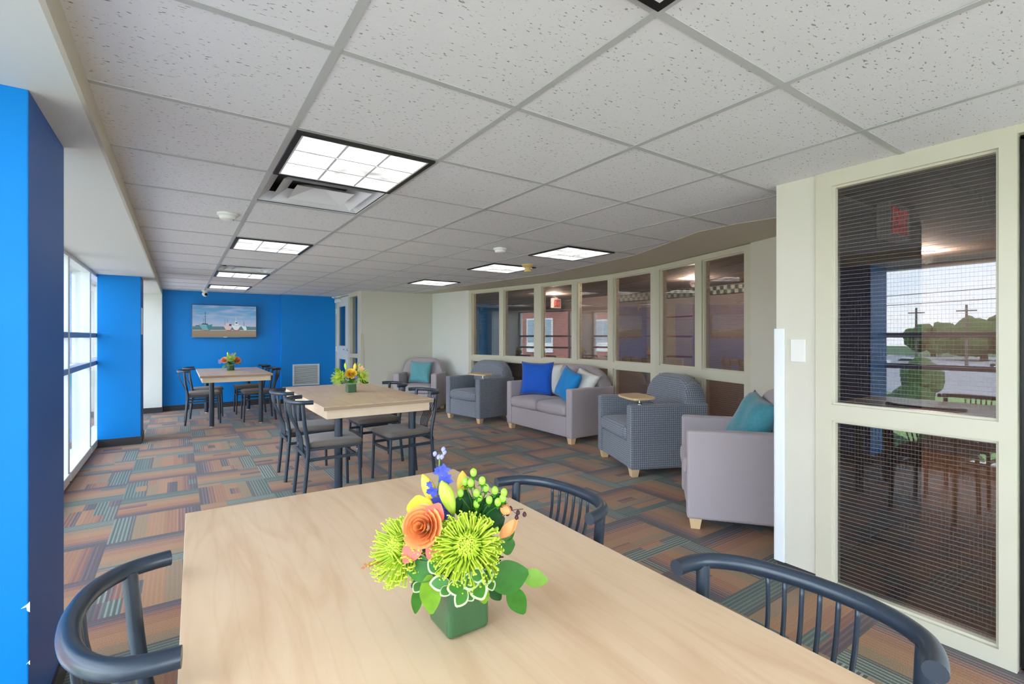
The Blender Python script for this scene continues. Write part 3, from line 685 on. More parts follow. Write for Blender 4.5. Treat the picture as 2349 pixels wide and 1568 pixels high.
flat(bp((.13, .385), (.24, .382), (.225, .415), (.15, .42)), 'pix_dark', -.0012, 'deck'); mast(.192, .40, .79, 'pix_dark', -.0010, .005, .03); mast(.165, .40, .60, 'pix_dark', -.0008, .002, .015)
hull(.465, .625, .34, .19, 'pix_pink', -.0006, .03); hull(.505, .61, .215, .185, 'pix_red', -.0010, 0)
flat(bp((.505, .35), (.56, .35), (.56, .43), (.545, .45), (.51, .42)), 'pix_pink', -.0008, 'wheelhouse'); flat(bp((.56, .35), (.61, .35), (.60, .41), (.565, .41)), 'pix_dark', -.0010, 'deck'); mast(.535, .44, .58, 'pix_dark', -.0010, .002, .02); mast(.495, .36, .56, 'pix_dark', -.0008, .002, .012)
hull(.59, .755, .355, .205, 'pix_white', -.0014, .04); hull(.61, .74, .215, .18, 'pix_red', -.0018, 0)
flat(bp((.645, .37), (.715, .37), (.705, .46), (.685, .50), (.655, .49)), 'pix_white', -.0016, 'wheelhouse'); flat(bp((.662, .43), (.698, .43), (.695, .47), (.665, .475)), 'pix_dark', -.0018, 'wheelhouse_window'); mast(.668, .49, .66, 'pix_white', -.0012, .0025, .02)
hull(.755, .885, .335, .21, 'pix_white', -.0006, .035); hull(.83, .885, .335, .215, 'pix_sea', -.0010, .025); mast(.80, .35, .52, 'pix_dark', -.0008, .003, .018)

# ------------------------------------------------------------ tables
TZ = .733
def table(x0, x1, y0, y1, rz, label):
    w, l_ = x1-x0, y1-y0; t = thing('dining_table', label, 'table', ((x0+x1)/2, (y0+y1)/2, 0), rz, 'maple laminate dining tables'); a, c = w/2, l_/2
    b = nb(); box(b, -a, a, -c, c, TZ-.004, TZ); ob('tabletop', b, 'maple', t, bevel=.001)
    b = nb(); box(b, -a+.0005, a-.0005, -c+.0005, c-.0005, TZ-.030, TZ-.004); o = ob('edge_band', b, ['maple_edge', 'particle'], t)
    for p in o.data.polygons:
        if abs(p.normal.y) > .5: p.material_index = 1
    b = nb(); i = .028
    for q in ((-a+i, -a+i+.022, -c+i, c-i), (a-i-.022, a-i, -c+i, c-i), (-a+i+.022, a-i-.022, -c+i, -c+i+.022), (-a+i+.022, a-i-.022, c-i-.022, c-i)): box(b, *q, TZ-.100, TZ-.030)
    ob('apron', b, 'maple_edge', t, bevel=.001)
    for sx_ in (-1, 1):
        for sy_ in (-1, 1):
            x, y = sx_*(a-.145), sy_*(c-.135); b = nb(); cyl(b, (x, y, .012), (x, y, TZ-.030), .031, n=24); lg = ob('leg', b, 'powder', t, auto=True)
            b = nb(); cyl(b, (x, y, 0), (x, y, .012), .022, n=16); ob('leg_glide', b, 'silver', lg)
    return t
T1 = table(-.003, .908, -.05, 1.783, math.radians(-1.2), 'maple laminate table in the foreground with the large bouquet')
T2 = table(.915, 1.835, 3.88, 5.68, 0, 'middle maple laminate table with yellow rose bouquet')
T3 = table(.235, 1.145, 7.90, 9.74, 0, 'far maple laminate table in front of the blue wall')
# ------------------------------------------------------------ chairs (local: back apex at x=0, facing +x)
def chair():
    t = thing('dining_chair', '', 'chair', group='black metal dining chairs with curved rails')
    Z = .775
    pts = [(.150, -.213, Z), (.108, -.206, Z), (.065, -.187, Z), (.031, -.145, Z), (.009, -.085, Z), (.0, 0, Z), (.009, .085, Z), (.031, .145, Z), (.065, .187, Z), (.108, .206, Z), (.150, .213, Z)]
    b = nb(); tube(b, curve(pts, 5), .0165, n=16); ob('top_rail', b, 'powder', t, auto=True)
    for s in (-1, 1):
        b = nb(); tube(b, curve([(.078, s*.191, Z-.004), (.093, s*.186, .60), (.118, s*.180, .44), (.112, s*.180, .30), (.085, s*.184, .0)], 5), .0145, n=14); ob('leg', b, 'powder', t, auto=True)
        b = nb(); tube(b, [(.505, s*.180, .405), (.512, s*.183, .2), (.518, s*.188, 0)], .0125, n=14); ob('leg', b, 'powder', t, auto=True)
    for k in range(6):
        y = (-.5+k/5)*.155; y0 = y*1.05; x0 = .004+ .9*y0*y0
        b = nb(); tube(b, curve([(x0, y0, Z-.006), (.020, y*1.0, .68), (.062, y*.92, .575), (.098, y*.85, .49), (.104, y*.82, .36)], 4), .0048, n=8); ob('spindle', b, 'powder', t, smooth=True)
    b = nb()
    box(b, .095, .110, -.178, .178, .350, .378)
    for s in (-1, 1): box(b, .11, .51, s*.176-.006, s*.176+.006, .318, .342)
    box(b, .50, .514, -.176, .176, .300, .324); ob('stretcher', b, 'powder', t, bevel=.002)
    b = nb()
    for s in (-1, 1): box(b, .115, .51, s*.175-.010, s*.175+.010, .398, .420)
    box(b, .50, .52, -.18, .18, .398, .420); box(b, .108, .128, -.18, .18, .398, .420); ob('seat_frame', b, 'powder', t, bevel=.002)
    b = nb(); softbox(b, .112, .535, -.205, .205, .418, .462, .022, .016, 12)
    for v in b.verts:
        f = max(0, (.32-v.co.x)/.2); v.co.y *= 1-.13*min(1, f)
        q = max(0, (v.co.x-.47)/.065); v.co.y *= 1-.06*q
    ob('seat', b, 'seat_vinyl', t, smooth=True)
    return t
ch = chair(); ch.location = (-.156, 1.122, 0); ch.rotation_euler = (0, 0, .045); ch['label'] = 'black metal chair at the lower left corner, left of the bouquet table'
for x, y, rz, lb in [
    (1.056, .465, PI+.10, 'black metal chair in the lower right corner, nearest the wired window'), (1.060, 1.197, PI+.07, 'black metal chair on the right side of foreground table, just behind the bouquet'),
    (.692, 4.105, .0, 'black metal chair at the left of middle table, nearest the camera'), (.684, 4.81, .0, 'black metal chair at the left of middle table, farther of the pair'),
    (1.965, 4.16, PI+.06, 'black metal chair at the right of middle table, nearest the camera'), (1.972, 4.92, PI+.02, 'black metal chair at the right of middle table, nearest the corner armchair'),
    (-.015, 8.53, 0, 'black metal chair at left of far table, nearest the camera'), (.055, 9.20, 0, 'black metal chair at left of far table, nearest the blue wall'),
    (1.315, 8.40, PI, 'black metal chair at right of far table, nearest the camera'), (1.29, 9.28, PI, 'black metal chair at right of far table, nearest the blue wall')]:
    dup(ch, (x, y, 0), rz, lb)
# ------------------------------------------------------------ upholstery (local: front at x=0 facing -x, depth +x, width y)
def armchair(w, dp, m, name, label, cat, loc, rz, seats=1, tablet=False, ah=.655, bh=.905):
    t = thing(name, label, cat, loc, rz); a = w/2; aw = .105; zb = .072
    for s in (-1, 1):
        b = nb(); y0, y1 = (s*a, s*(a-aw)) if s < 0 else (a-aw, a); box(b, 0, dp, min(y0, y1), max(y0, y1), zb, ah); ob('armrest', b, m, t, bevel=.02, seg=4, smooth=False)
    b = nb(); box(b, .012, dp-.02, -a+aw+.001, a-aw-.001, zb+.005, .315); ob('base', b, m, t, bevel=.012, seg=3)
    sw = (w-2*aw)/seats
    for i in range(seats):
        y0 = -a+aw+i*sw+.003; b = nb(); softbox(b, -.018, dp-.20, y0, y0+sw-.006, .318, .455, .05, .022, 12); ob('seat_cushion', b, m, t, smooth=True)
    # back with arched top
    b = nb(); n = 28; prof = []
    for i in range(n+1):
        y = -1+2*i/n; prof.append((y*(a-.004), .60+(bh-.60)*(max(0, 1-abs(y)**4.4))**.55))
    outline = prof+[(a-.004, .46), (-a+.004, .46)]
    if True:
        inner = [(y, z) for y, z in prof]
        # front profile leaning back slightly, crown rounded over the depth
        rows = []
        for k in range(11):
            f = (1-math.cos(PI*k/10))/2; x = dp-.235+.225*f; crown = math.sin(PI*k/10)**.7 if 0 < k < 10 else 0
            rows.append([b.verts.new((x+.03*(z-.6)/(bh-.6)*(1-f), y*(.965+.035*crown), .60+(z-.60)*(.66+.34*crown))) for y, z in prof])
        for A, B in zip(rows, rows[1:]):
            for i in range(n): b.faces.new((A[i], A[i+1], B[i+1], B[i]))
        for R, fl_ in ((rows[0], 1), (rows[-1], 0)):
            base = [b.verts.new((R[i].co.x, R[i].co.y, .60 if i not in (0, n) else R[i].co.z-.0)) for i in range(n+1)]
            low = [b.verts.new((v.co.x, v.co.y, .655 if False else .60-.02)) for v in R]
            for i in range(n): b.faces.new((R[i], R[i+1], low[i+1], low[i]))
            for v in base: b.verts.remove(v)
    ob('back_cushion', b, m, t, auto=True)
    b = nb(); box(b, dp-.19, dp, -a+aw+.001, a-aw-.001, zb+.005, .60); ob('backrest', b, m, t, bevel=.012, seg=3)
    b = nb(); box(b, dp-.17, dp-.002, -a+.005, a-.005, .585, .645); ob('back_rail', b, m, t, bevel=.01, seg=3)
    for x in (.055, dp-.055):
        for y in (-a+.06, a-.06):
            b = nb(); q = [b.verts.new((x+i*.040*k, y+j*.040*k, z)) for z, k in ((0, .72), (zb+.004, 1.0)) for i, j in ((-1, -1), (1, -1), (1, 1), (-1, 1))]
            b.faces.new(q[:4][::-1]); b.faces.new(q[4:]); [b.faces.new((q[i], q[(i+1) % 4], q[4+(i+1) % 4], q[4+i])) for i in range(4)]
            ob('foot', b, 'foot_wood', t, bevel=.002)
    if tablet:
        y = -a+aw*.5; b = nb(); lathe(b, [(.034, ah), (.034, ah+.008), (.020, ah+.013), (.013, ah+.015), (.013, ah+.048), (.03, ah+.05), (.03, ah+.056)], c=(.11, y, 0)); pv = ob('swivel_post', b, 'chrome', t, auto=True)
        outl = []; 
        for i in range(48):
            th = 2*PI*i/48; r = 1/((abs(math.cos(th)))**4.2+(abs(math.sin(th)))**4.2)**(1/4.2); outl.append((.10+.135*r*math.cos(th), y+.055+.205*r*math.sin(th)+.03*r*math.cos(th)))
        b = nb(); prism(b, outl, ah+.056, ah+.076); ob('tablet', b, 'tablet_wood', t, bevel=.006, seg=3, auto=False)
    return t
def place(front_right, wdir_deg, w):   # front_right: corner nearest camera; width direction angle (world) pointing from near to far corner
    a = math.radians(wdir_deg); cx = front_right[0]+math.cos(a)*w/2; cy = front_right[1]+math.sin(a)*w/2
    return (cx, cy, 0), a-PI/2
# sofa
loc, rz = place((3.785, 4.285), 90.0, 1.365); SOFA = armchair(1.365, .72, 'mauve', 'loveseat', 'mauve two-seat sofa holding blue and white pillows', 'sofa', loc, rz, 2)
loc, rz = place((3.595, 6.065), 99.0, .84); G1 = armchair(.84, .70, 'weave_grey', 'armchair', 'grey woven armchair with tablet arm, between the mauve sofa and the corner armchair', 'armchair', loc, rz, 1, True)
loc, rz = place((3.345, 2.985), 65.5, .86); G2 = armchair(.86, .77, 'weave_grey', 'armchair', 'grey woven armchair with tablet arm, nearest the camera beside the teal-cushioned mauve armchair', 'armchair', loc, rz, 1, True)
loc, rz = place((2.765, 1.985), 39.0, .715); P4 = armchair(.715, .76, 'mauve', 'armchair', 'mauve armchair half hidden by the wall end, holding a dark teal pillow', 'armchair', loc, rz, 1)
loc, rz = place((3.54, 7.37), 138, .76); P0 = armchair(.76, .62, 'mauve', 'armchair', 'mauve armchair in the far beige corner with a pale teal pillow', 'armchair', loc, rz, 1)
# pillows
def throw(name, label, m, w, h, t_, loc, rot, base, piping=None, group='throw pillows'):
    b = nb(); pillow(b, w, h, t_); o = ob(name, b, m, smooth=True); tag(o, label, 'pillow', group)
    o.matrix_world = base.matrix_world @ Matrix.Translation(loc) @ Matrix.Rotation(rot[2], 4, 'Z') @ Matrix.Rotation(rot[0], 4, 'X') @ Matrix.Rotation(rot[1], 4, 'Y')
    return o
bpy.context.view_layer.update()
H2 = PI/2
throw('throw_pillow', 'large royal blue pillow standing upright on the left seat of the sofa', 'blue_fabric', .48, .47, .14, (.30, .375, .695), (-.16, 0, -1.0), SOFA)
throw('throw_pillow', 'white pillow mostly hidden behind the royal blue pillow', 'white_fabric', .44, .44, .10, (.43, .28, .69), (-.16, .02, -1.15), SOFA)
throw('throw_pillow', 'azure blue pillow leaning against the white pillow on the right seat', 'azure_fabric', .42, .42, .15, (.27, -.31, .665), (-.30, .25, -1.72), SOFA)
throw('throw_pillow', 'white textured pillow at the right end of the sofa', 'white_fabric', .38, .38, .12, (.39, -.465, .675), (-.38, .30, -1.42), SOFA)
throw('throw_pillow', 'dark teal patterned pillow on the armchair by the wall end', 'teal_fabric', .44, .42, .18, (.45, .0, .665), (-.45, .16, -1.32), P4)
throw('throw_pillow', 'pale teal fuzzy pillow on the far corner armchair', 'teal_soft', .40, .39, .13, (.30, .0, .66), (-.25, .06, -H2), P0)

# ------------------------------------------------------------ flowers
def axes(d):
    d = Vector(d).normalized(); a = d.orthogonal().normalized(); return d, a, d.cross(a)
def petal(b, p, d, up, ln, w, curl=.3, cup=.15, n=6, tip=.2):   # leaf / petal blade with thickness from a fold
    d = Vector(d).normalized(); s = d.cross(Vector(up)); s = s.normalized() if s.length > 1e-4 else d.orthogonal().normalized(); u = s.cross(d)
    L_, C_, R_ = [], [], []
    for i in range(n+1):
        t = i/n; ww = w*math.sin(PI*min(1, (t*.93+.04)))**.75*(1-tip*t*t); c = Vector(p)+d*ln*t+u*(-curl*ln*t*t)
        C_.append(b.verts.new(c-u*cup*ww)); L_.append(b.verts.new(c-s*ww)); R_.append(b.verts.new(c+s*ww))
    for i in range(n):
        b.faces.new((L_[i], L_[i+1], C_[i+1], C_[i])); b.faces.new((C_[i], C_[i+1], R_[i+1], R_[i]))
def spider(b, c, d, r, n=230, seed=1):
    rnd = random.Random(seed); d, a, q = axes(d)
    for i in range(n):
        f = (i+.5)/n; pol = math.acos(1-1.12*f)      # 0 front .. ~97 deg rim
        th = i*2.39996; o = (d*math.cos(pol)+(a*math.cos(th)+q*math.sin(th))*math.sin(pol)); ln = r*(.50+.50*min(1, pol/1.2))*rnd.uniform(.85, 1.08)
        st = Vector(c)+o*r*.12; side = (a*math.cos(th+1.5)+q*math.sin(th+1.5)); fold = -1 if pol < .8 else .25
        mid = st+o*ln*.55+side*ln*rnd.uniform(-.06, .06)
        end = st+o*ln*.95+(d*(.16 if pol > .9 else .0)-Vector((0, 0, .16 if pol > 1.1 else 0)))*ln+side*ln*rnd.uniform(-.14, .14)
        if pol < .9: end = st+o*ln*.62+(d*.1-(a*math.cos(th)+q*math.sin(th))*.25)*ln
        tip = end+(d*.10+side*rnd.uniform(-.05, .05))*ln
        tube(b, [st, mid, end, tip], [r*.018, r*.024, r*.028, r*.024], n=5, cap=True)
def rose(b, c, d, r, seed=2):
    rnd = random.Random(seed); d, a, q = axes(d); c = Vector(c)
    for k in range(16):
        lay = k/15; th = k*2.2+rnd.uniform(-.2, .2); rr = r*(.10+.62*lay); op = .15+.75*lay**1.6; span = 1.5-.35*lay; hgt = r*(1.15-.25*lay)
        G = []
        for i in range(7):
            u = -1+2*i/6; row = []
            for j in range(6):
                v = j/5; ang = th+u*span*(1 if v < .8 else .93); bulge = rr*(.55+.75*math.sin(min(1, v*1.05)*PI*.62))+r*op*.42*v**3
                hh = hgt*(v*(1-.10*u*u))-r*op*.16*v**4
                row.append(b.verts.new(c-d*r*.62+(a*math.cos(ang)+q*math.sin(ang))*bulge+d*hh))
            G.append(row)
        for i in range(6):
            for j in range(5): b.faces.new((G[i][j], G[i+1][j], G[i+1][j+1], G[i][j+1]))
def bud(b, p, d, ln, r):
    d, a, q = axes(d); p = Vector(p); k = 7
    for m_ in range(3):    # three overlapping closed petals
        off = (a*math.cos(m_*2.09)+q*math.sin(m_*2.09))*r*.22
        tube(b, [p+off*math.sin(PI*min(1, i/k+.05))+d*ln*i/k+a*ln*.05*math.sin(i/k*2.5) for i in range(k+1)], [r*x for x in (.28, .50, .72, .86, .92, .84, .60, .12)], n=10)
def leafmesh(p, d, up, ln, w, curl, m, parent, name='leaf', variegated=False):
    b = nb()
    if variegated:
        petal(b, p, d, up, ln, w, curl, .12, 8)
        nf = len(b.faces); p2 = Vector(p)+Vector(up).normalized()*.0012; dd_ = Vector(d).normalized(); petal(b, p2+dd_*ln*.06, d, up, ln*.82, w*.74, curl, .12, 8)
        o = ob(name, b, ['leaf_edge', m], parent, smooth=True)
        for i, f in enumerate(o.data.polygons): f.material_index = 0 if i < nf else 1
    else:
        petal(b, p, d, up, ln, w, curl, .12, 10); o = ob(name, b, m, parent, smooth=True)
    return o
# camera-facing basis used to lay out each bouquet in its own coordinates
def bouquet_basis(px, py):
    v = Vector((px, py, 0)).normalized(); return Vector((v.y, -v.x, 0)), -v     # right, towards viewer
def make_big():
    vx, vy = .4355, .8115; z0 = TZ
    t = thing('flower_arrangement', 'large bouquet in square green vase on the foreground table, in front', 'flowers', (vx, vy, z0), 0, 'flower centrepieces')
    R_ = Vector((.8243, -.5663, 0)); F_ = Vector((-.5663, -.8243, 0))     # right / towards camera
    U_ = Vector((0, 0, 1))
    D0 = (-math.sin(YAW))*vx+math.cos(YAW)*vy
    def P(u, v, f=0.0):      # photo column/row at depth D0-f -> local coordinates
        D = D0-f; X = (u-1174.5)/1112.1*D; Z = EYE-(v-771.9)/1112.1*D
        w = R_*X+Vector((.5663, .8243, 0))*D; return Vector((w.x-vx, w.y-vy, Z-z0))
    h = .043
    b = nb(); box(b, -h, h, -h, h, 0, .092); v_ = ob('vase', b, 'vase_green', t, bevel=.010, seg=4)
    b = nb(); box(b, -h+.004, h-.004, -h+.004, h-.004, .0925, .0935); ob('soil', b, 'leaf_dark', v_)
    core = Vector((0, 0, .09))
    def stem(p, m='stem', r=.0018):
        b = nb(); tube(b, curve([core+Vector((p.x*.15, p.y*.15, 0)), core*.5+p*.5+Vector((0, 0, .01)), p], 4), r, n=6); ob('stem', b, m, t, smooth=True)
    # foliage mass so that no gap shows table through the bouquet
    for i in range(26):
        th = i*2.4; r_ = .018+.035*((i*7) % 10)/10; p = Vector((math.cos(th)*r_*.6, math.sin(th)*r_*.6, .085+.05*((i*3) % 7)/7)); d = Vector((math.cos(th), math.sin(th), .9-.05*i/2)); leafmesh(p, d, (0, 0, 1), .062, .016, .25, 'leaf_dark' if i % 2 else 'leaf', t)
    p = P(1074, 1252, .055); b = nb(); spider(b, p, F_+U_*.55+R_*.02, .058, 430, 4); ob('chrysanthemum', b, 'mum', t, smooth=True); stem(p)
    p = P(928, 1258, .015); b = nb(); spider(b, p, F_*.75-R_*.65+U_*.55, .054, 380, 9); ob('chrysanthemum', b, 'mum', t, smooth=True); stem(p)
    p = P(966, 1208, .068); b = nb(); rose(b, p, F_*1.0+U_*.45-R_*.25, .031, 5); rs = ob('rose', b, 'rose', t, smooth=True); stem(p)
    for u, v, du, dv, w in ((985, 1200, .3, .6, .020), (962, 1235, -.4, -.6, .018), (985, 1240, .35, -.7, .016)):
        q = P(u, v, .055); b = nb(); petal(b, q, R_*du+U_*dv+F_*.35, F_, .046, w, .2, .2, 6); ob('petal', b, 'rose_tip', rs, smooth=True)
    q = P(968, 1185, .035); b = nb(); petal(b, q, -R_*.2+U_*1+F_*.2, F_, .040, .026, .15, .2, 6); ob('petal', b, 'rose_yellow', rs, smooth=True)
    for u0, v0, u1, v1, r_, m_, f in ((1003, 1165, 968, 1088, .0115, 'bud_yellow', .01), (1040, 1178, 1012, 1103, .0125, 'bud_green', .03), (1062, 1150, 1060, 1080, .011, 'bud_yellow', -.02), (1020, 1165, 1034, 1120, .010, 'bud_green', .0)):
        a_, c_ = P(u0, v0, f), P(u1, v1, f); b = nb(); bud(b, a_, c_-a_, (c_-a_).length, r_); ob('lily_bud', b, m_, t, smooth=True); stem(a_)
    # delphinium spike
    sp = [P(1018, 1215, .0), P(1004, 1140, .01), P(1007, 1090, .012), P(1008, 1040, .012)]; b = nb(); tube(b, curve(sp, 5), .0013, n=6); ds = ob('stem', b, 'stem', t, smooth=True)
    rnd = random.Random(3)
    for u, v, s in ((1018, 1078, 1.), (1006, 1082, .8), (1023, 1100, 1.1), (992, 1127, .9), (1006, 1147, 1.1), (1012, 1160, 1.), (1020, 1170, 1.), (985, 1110, .5), (1028, 1180, .8)):
        q = P(u, v, .018); b = nb()
        for k_ in range(6):
            an = k_*1.05+rnd.uniform(0, 1); petal(b, q, R_*math.cos(an)+U_*math.sin(an)+F_*.5, F_, .0125*s, .0050*s, .3, .2, 4)
        ob('floret', b, 'delph', t, smooth=True)
    for u, v in ((996, 1046), (1018, 1043), (1004, 1053), (1012, 1053), (1015, 1036)):
        q = P(u, v, .013); b = nb(); bud(b, q, (rnd.uniform(-.5, .5), rnd.uniform(-.3, .3), 1), .010, .0036); ob('floret', b, 'delph_pale', t, smooth=True)
    # berries with small sepals
    for u, v in ((1086, 1083), (1068, 1104), (1080, 1107), (1106, 1102), (1114, 1118), (1093, 1130), (1056, 1130), (1135, 1124), (1156, 1129), (1122, 1146), (1142, 1151), (1093, 1155), (1153, 1142), (1100, 1140)):
        q = P(u, v, .015+.012*rnd.random()); b = nb(); bmesh.ops.create_uvsphere(b, u_segments=14, v_segments=10, radius=.0064, matrix=Matrix.Translation(q) @ Matrix.Scale(1.25, 4, (0, 0, 1)))
        by = ob('berry', b, 'berry', t, smooth=True); b = nb(); tube(b, [q-U_*.006, (q+P(1095, 1200, .0))*.5, P(1085, 1225, 0)], .0010, n=5)
        for k_ in range(4): petal(b, q-U_*.0065, R_*math.cos(k_*1.57)+F_*math.sin(k_*1.57)-U_*.1, (0, 0, 1), .010, .0035, .3, .1, 3)
        ob('sepal', b, 'leaf', by, smooth=True)
    for u, v, du, dv, ln, w in ((1060, 1190, .1, .8, .055, .020), (1075, 1200, .5, .6, .05, .018), (1110, 1195, .2, .75, .050, .020), (1130, 1190, .3, .8, .050, .018), (1095, 1200, -.3, .8, .055, .02), (1140, 1180, .1, .9, .04, .014), (1110, 1215, .6, .4, .045, .018)):
        leafmesh(P(u, v, .0), R_*du+U_*dv+F_*.1, F_+U_*.3, ln, w, .15, 'leaf_dark', t)
    for u, v, du, dv, ln in ((1148, 1232, .7, .75, .045), (1155, 1178, .4, .8, .018)):
        q = P(u, v, .01); b = nb(); petal(b, q, R_*du+U_*dv, F_+U_*.3, ln, .012, .1, .45, 6); petal(b, q+F_*.003, R_*du*.8+U_*dv, -F_, ln*.9, .010, -.1, .45, 6); ob('lily_petal', b, 'rose', t, smooth=True)
    # dark seed sprig
    b = nb(); tube(b, curve([P(1140, 1205, .0), P(1158, 1180, 0), P(1175, 1170, 0), P(1200, 1167, 0)], 4), .0008, n=5)
    tube(b, [P(1166, 1174, 0), P(1168, 1160, 0), P(1164, 1158, 0)], .0006, n=4); tube(b, [P(1175, 1170, 0), P(1184, 1178, 0)], .0006, n=4); sg = ob('seed_sprig', b, 'seed_dark', t)
    for u, v in ((1164, 1176), (1188, 1174), (1203, 1178), (1185, 1185), (1171, 1165)):
        q = P(u, v, .002); b = nb(); bud(b, q+U_*.004, -U_, .010, .0036); ob('seed', b, 'seed_dark', sg, smooth=True)
    # broad leaves
    for u0, v0, u1, v1, w, m_, f, cu in ((1120, 1335, 1212, 1310, .030, 'leaf', .045, .12), (1195, 1318, 1258, 1332, .0165, 'leaf_bright', .03, .05), (1168, 1345, 1205, 1412, .0185, 'leaf', .045, .1), (1003, 1320, 925, 1287, .022, 'leaf', .07, .1),
                                        (985, 1318, 990, 1405, .020, 'leaf_bright', .075, -.05), (960, 1345, 950, 1412, .011, 'leaf', .04, .1), (1145, 1250, 1182, 1245, .020, 'leaf', .0, .1), (1125, 1345, 1150, 1378, .012, 'leaf_dark', .04, .1), (985, 1330, 940, 1345, .014, 'leaf_dark', .05, .1), (1040, 1200, 1015, 1185, .016, 'leaf_bright', .02, .1), (1105, 1345, 1112, 1388, .012, 'leaf_bright', .06, .1), (1150, 1235, 1180, 1215, .012, 'leaf', -.01, .1)):
        a_, c_ = P(u0, v0, f), P(u1, v1, f-.008); leafmesh(a_, c_-a_, F_+U_*.5, (c_-a_).length, w, cu, m_, t)
    for u0, v0, u1, v1, w, f in ((1010, 1310, 983, 1288, .013, .08), (1030, 1335, 986, 1338, .014, .09), (1045, 1330, 1048, 1368, .017, .10), (1060, 1330, 1100, 1335, .015, .10), (1070, 1350, 1045, 1392, .013, .10), (1088, 1330, 1108, 1376, .017, .095), (1095, 1335, 1130, 1310, .014, .085), (1015, 1345, 1030, 1365, .012, .095), (1080, 1320, 1112, 1318, .013, .10), (965, 1335, 948, 1358, .010, .05), (1120, 1325, 1130, 1355, .010, .06), (1070, 1355, 1085, 1378, .010, .095)):
        a_, c_ = P(u0, v0, f), P(u1, v1, f); leafmesh(a_, c_-a_, F_+U_*.4, (c_-a_).length*1.05, w, .12, 'leaf', t, 'variegated_leaf', True)
    b = nb()
    for k_ in range(7):
        q = P(838+k_*6, 1300-k_*2.0, .03); petal(b, q, -R_+U_*(.6 if k_ % 2 else -.4), F_, .009, .0028, .1, .1, 3)
    tube(b, [P(836, 1300, .03), P(905, 1290, .03)], .0007, n=4); ob('fern_tip', b, 'fern_rust', t)
    return t
make_big()
def small(vx, vy, label, kind):
    t = thing('flower_arrangement', label, 'flowers', (vx, vy, TZ), 0, 'flower centrepieces'); R_, F_ = bouquet_basis(vx, vy); U_ = Vector((0, 0, 1)); h = .043
    b = nb()
    if kind == 2: box(b, -h, h, -h, h, 0, .09)
    else: lathe(b, [(.052, 0), (.055, .004), (.055, .095), (.050, .098)], n=28)
    ob('vase', b, 'vase_green', t, bevel=.008 if kind == 2 else 0, seg=3, auto=(kind != 2))
    P = lambda x, z, f=0.: R_*x+F_*f+U_*z
    rnd = random.Random(kind)
    for i in range(30):
        th = i*2.4; r_ = .012+.03*rnd.random(); leafmesh(Vector((math.cos(th)*r_, math.sin(th)*r_, .085+.05*rnd.random())), Vector((math.cos(th), math.sin(th), rnd.uniform(.0, 1.3))), (0, 0, 1), .07, .014, .3, ('leaf_dark', 'leaf', 'leaf_bright')[i % 3], t)
    def fl(kind_, x, z, f, r, m_, d=None, seed=1):
        p = P(x, z, f); d = d or (F_+U_*.5+R_*x*4); b = nb()
        if kind_ == 'm': spider(b, p, d, r, 150, seed); nm = 'chrysanthemum'
        elif kind_ == 'r': rose(b, p, d, r, seed); nm = 'rose'
        else: bud(b, p, d, r*5.2, r); nm = 'lily_bud'
        ob(nm, b, m_, t, smooth=True); b = nb(); tube(b, [Vector((0, 0, .08)), p*.5+Vector((0, 0, .05)), p], .0016, n=5); ob('stem', b, 'stem', t)
    if kind == 2:
        fl('m', -.105, .145, .02, .070, 'mum', seed=2); fl('m', .095, .155, .01, .070, 'mum', seed=3); fl('r', .0, .185, .045, .045, 'rose_yellow', seed=4)
        fl('b', -.045, .215, -.02, .014, 'bud_green', R_*-.12+U_); fl('b', .035, .20, 0, .016, 'bud_yellow', U_+R_*.05); fl('b', .06, .225, -.02, .011, 'bud_green', U_+R_*.5)
        b = nb(); [petal(b, P(.095, .225, .01), R_*math.cos(k)+U_*math.sin(k)+F_*.3, F_, .035, .012, .2, .2, 5) for k in (0, 1.2, 2.4, 3.6, 5)]; ob('alstroemeria', b, 'peach', t, smooth=True)
        b = nb(); [petal(b, P(.045, .145, .06), R_*math.cos(k)+U_*math.sin(k)+F_*.3, F_, .022, .009, .2, .2, 5) for k in (0, 1.2, 2.4, 3.6, 5)]; ob('floret', b, 'delph', t, smooth=True)
        leafmesh(P(.08, .115, .04), R_+U_*-.25, F_+U_, .09, .027, .1, 'leaf', t); leafmesh(P(-.09, .20, .02), -R_+U_*.6, F_+U_, .07, .024, .1, 'leaf_bright', t)
    else:
        fl('m', .005, .19, .03, .068, 'mum', F_+U_, 5); fl('r', -.085, .17, .03, .046, 'peach', seed=6); fl('r', .09, .165, .03, .050, 'rose', seed=7)
        fl('b', -.035, .225, 0, .014, 'bud_green', U_-R_*.1); fl('b', .05, .215, 0, .014, 'bud_green', U_+R_*.3)
        for x, z in ((-.15, .13), (-.13, .15), (-.15, .16), (.02, .245), (.03, .26)):
            b = nb(); [petal(b, P(x, z, .02), R_*math.cos(k)+U_*math.sin(k)+F_*.3, F_, .026, .009, .2, .2, 5) for k in (0, 1.2, 2.4, 3.6, 5)]; ob('floret', b, 'delph_pale', t, smooth=True)
        leafmesh(P(-.06, .10, .03), -R_*.6-U_*.6, F_+U_, .09, .022, .1, 'leaf', t); leafmesh(P(.06, .12, .03), R_-U_*.1, F_+U_, .09, .02, .1, 'leaf_bright', t)
    for k in range(10):
        x = -.06+k*.0135; leafmesh(P(x*.6, .115, .045), R_*x*8-U_*.5+F_*.6, F_+U_*.5, .045, .011, .1, 'leaf', t, 'variegated_leaf', True)
small(1.385, 4.80, 'bouquet with yellow rose in square green vase on the middle table', 2)
small(.685, 9.02, 'bouquet with coral roses in round green vase on the far table', 3)

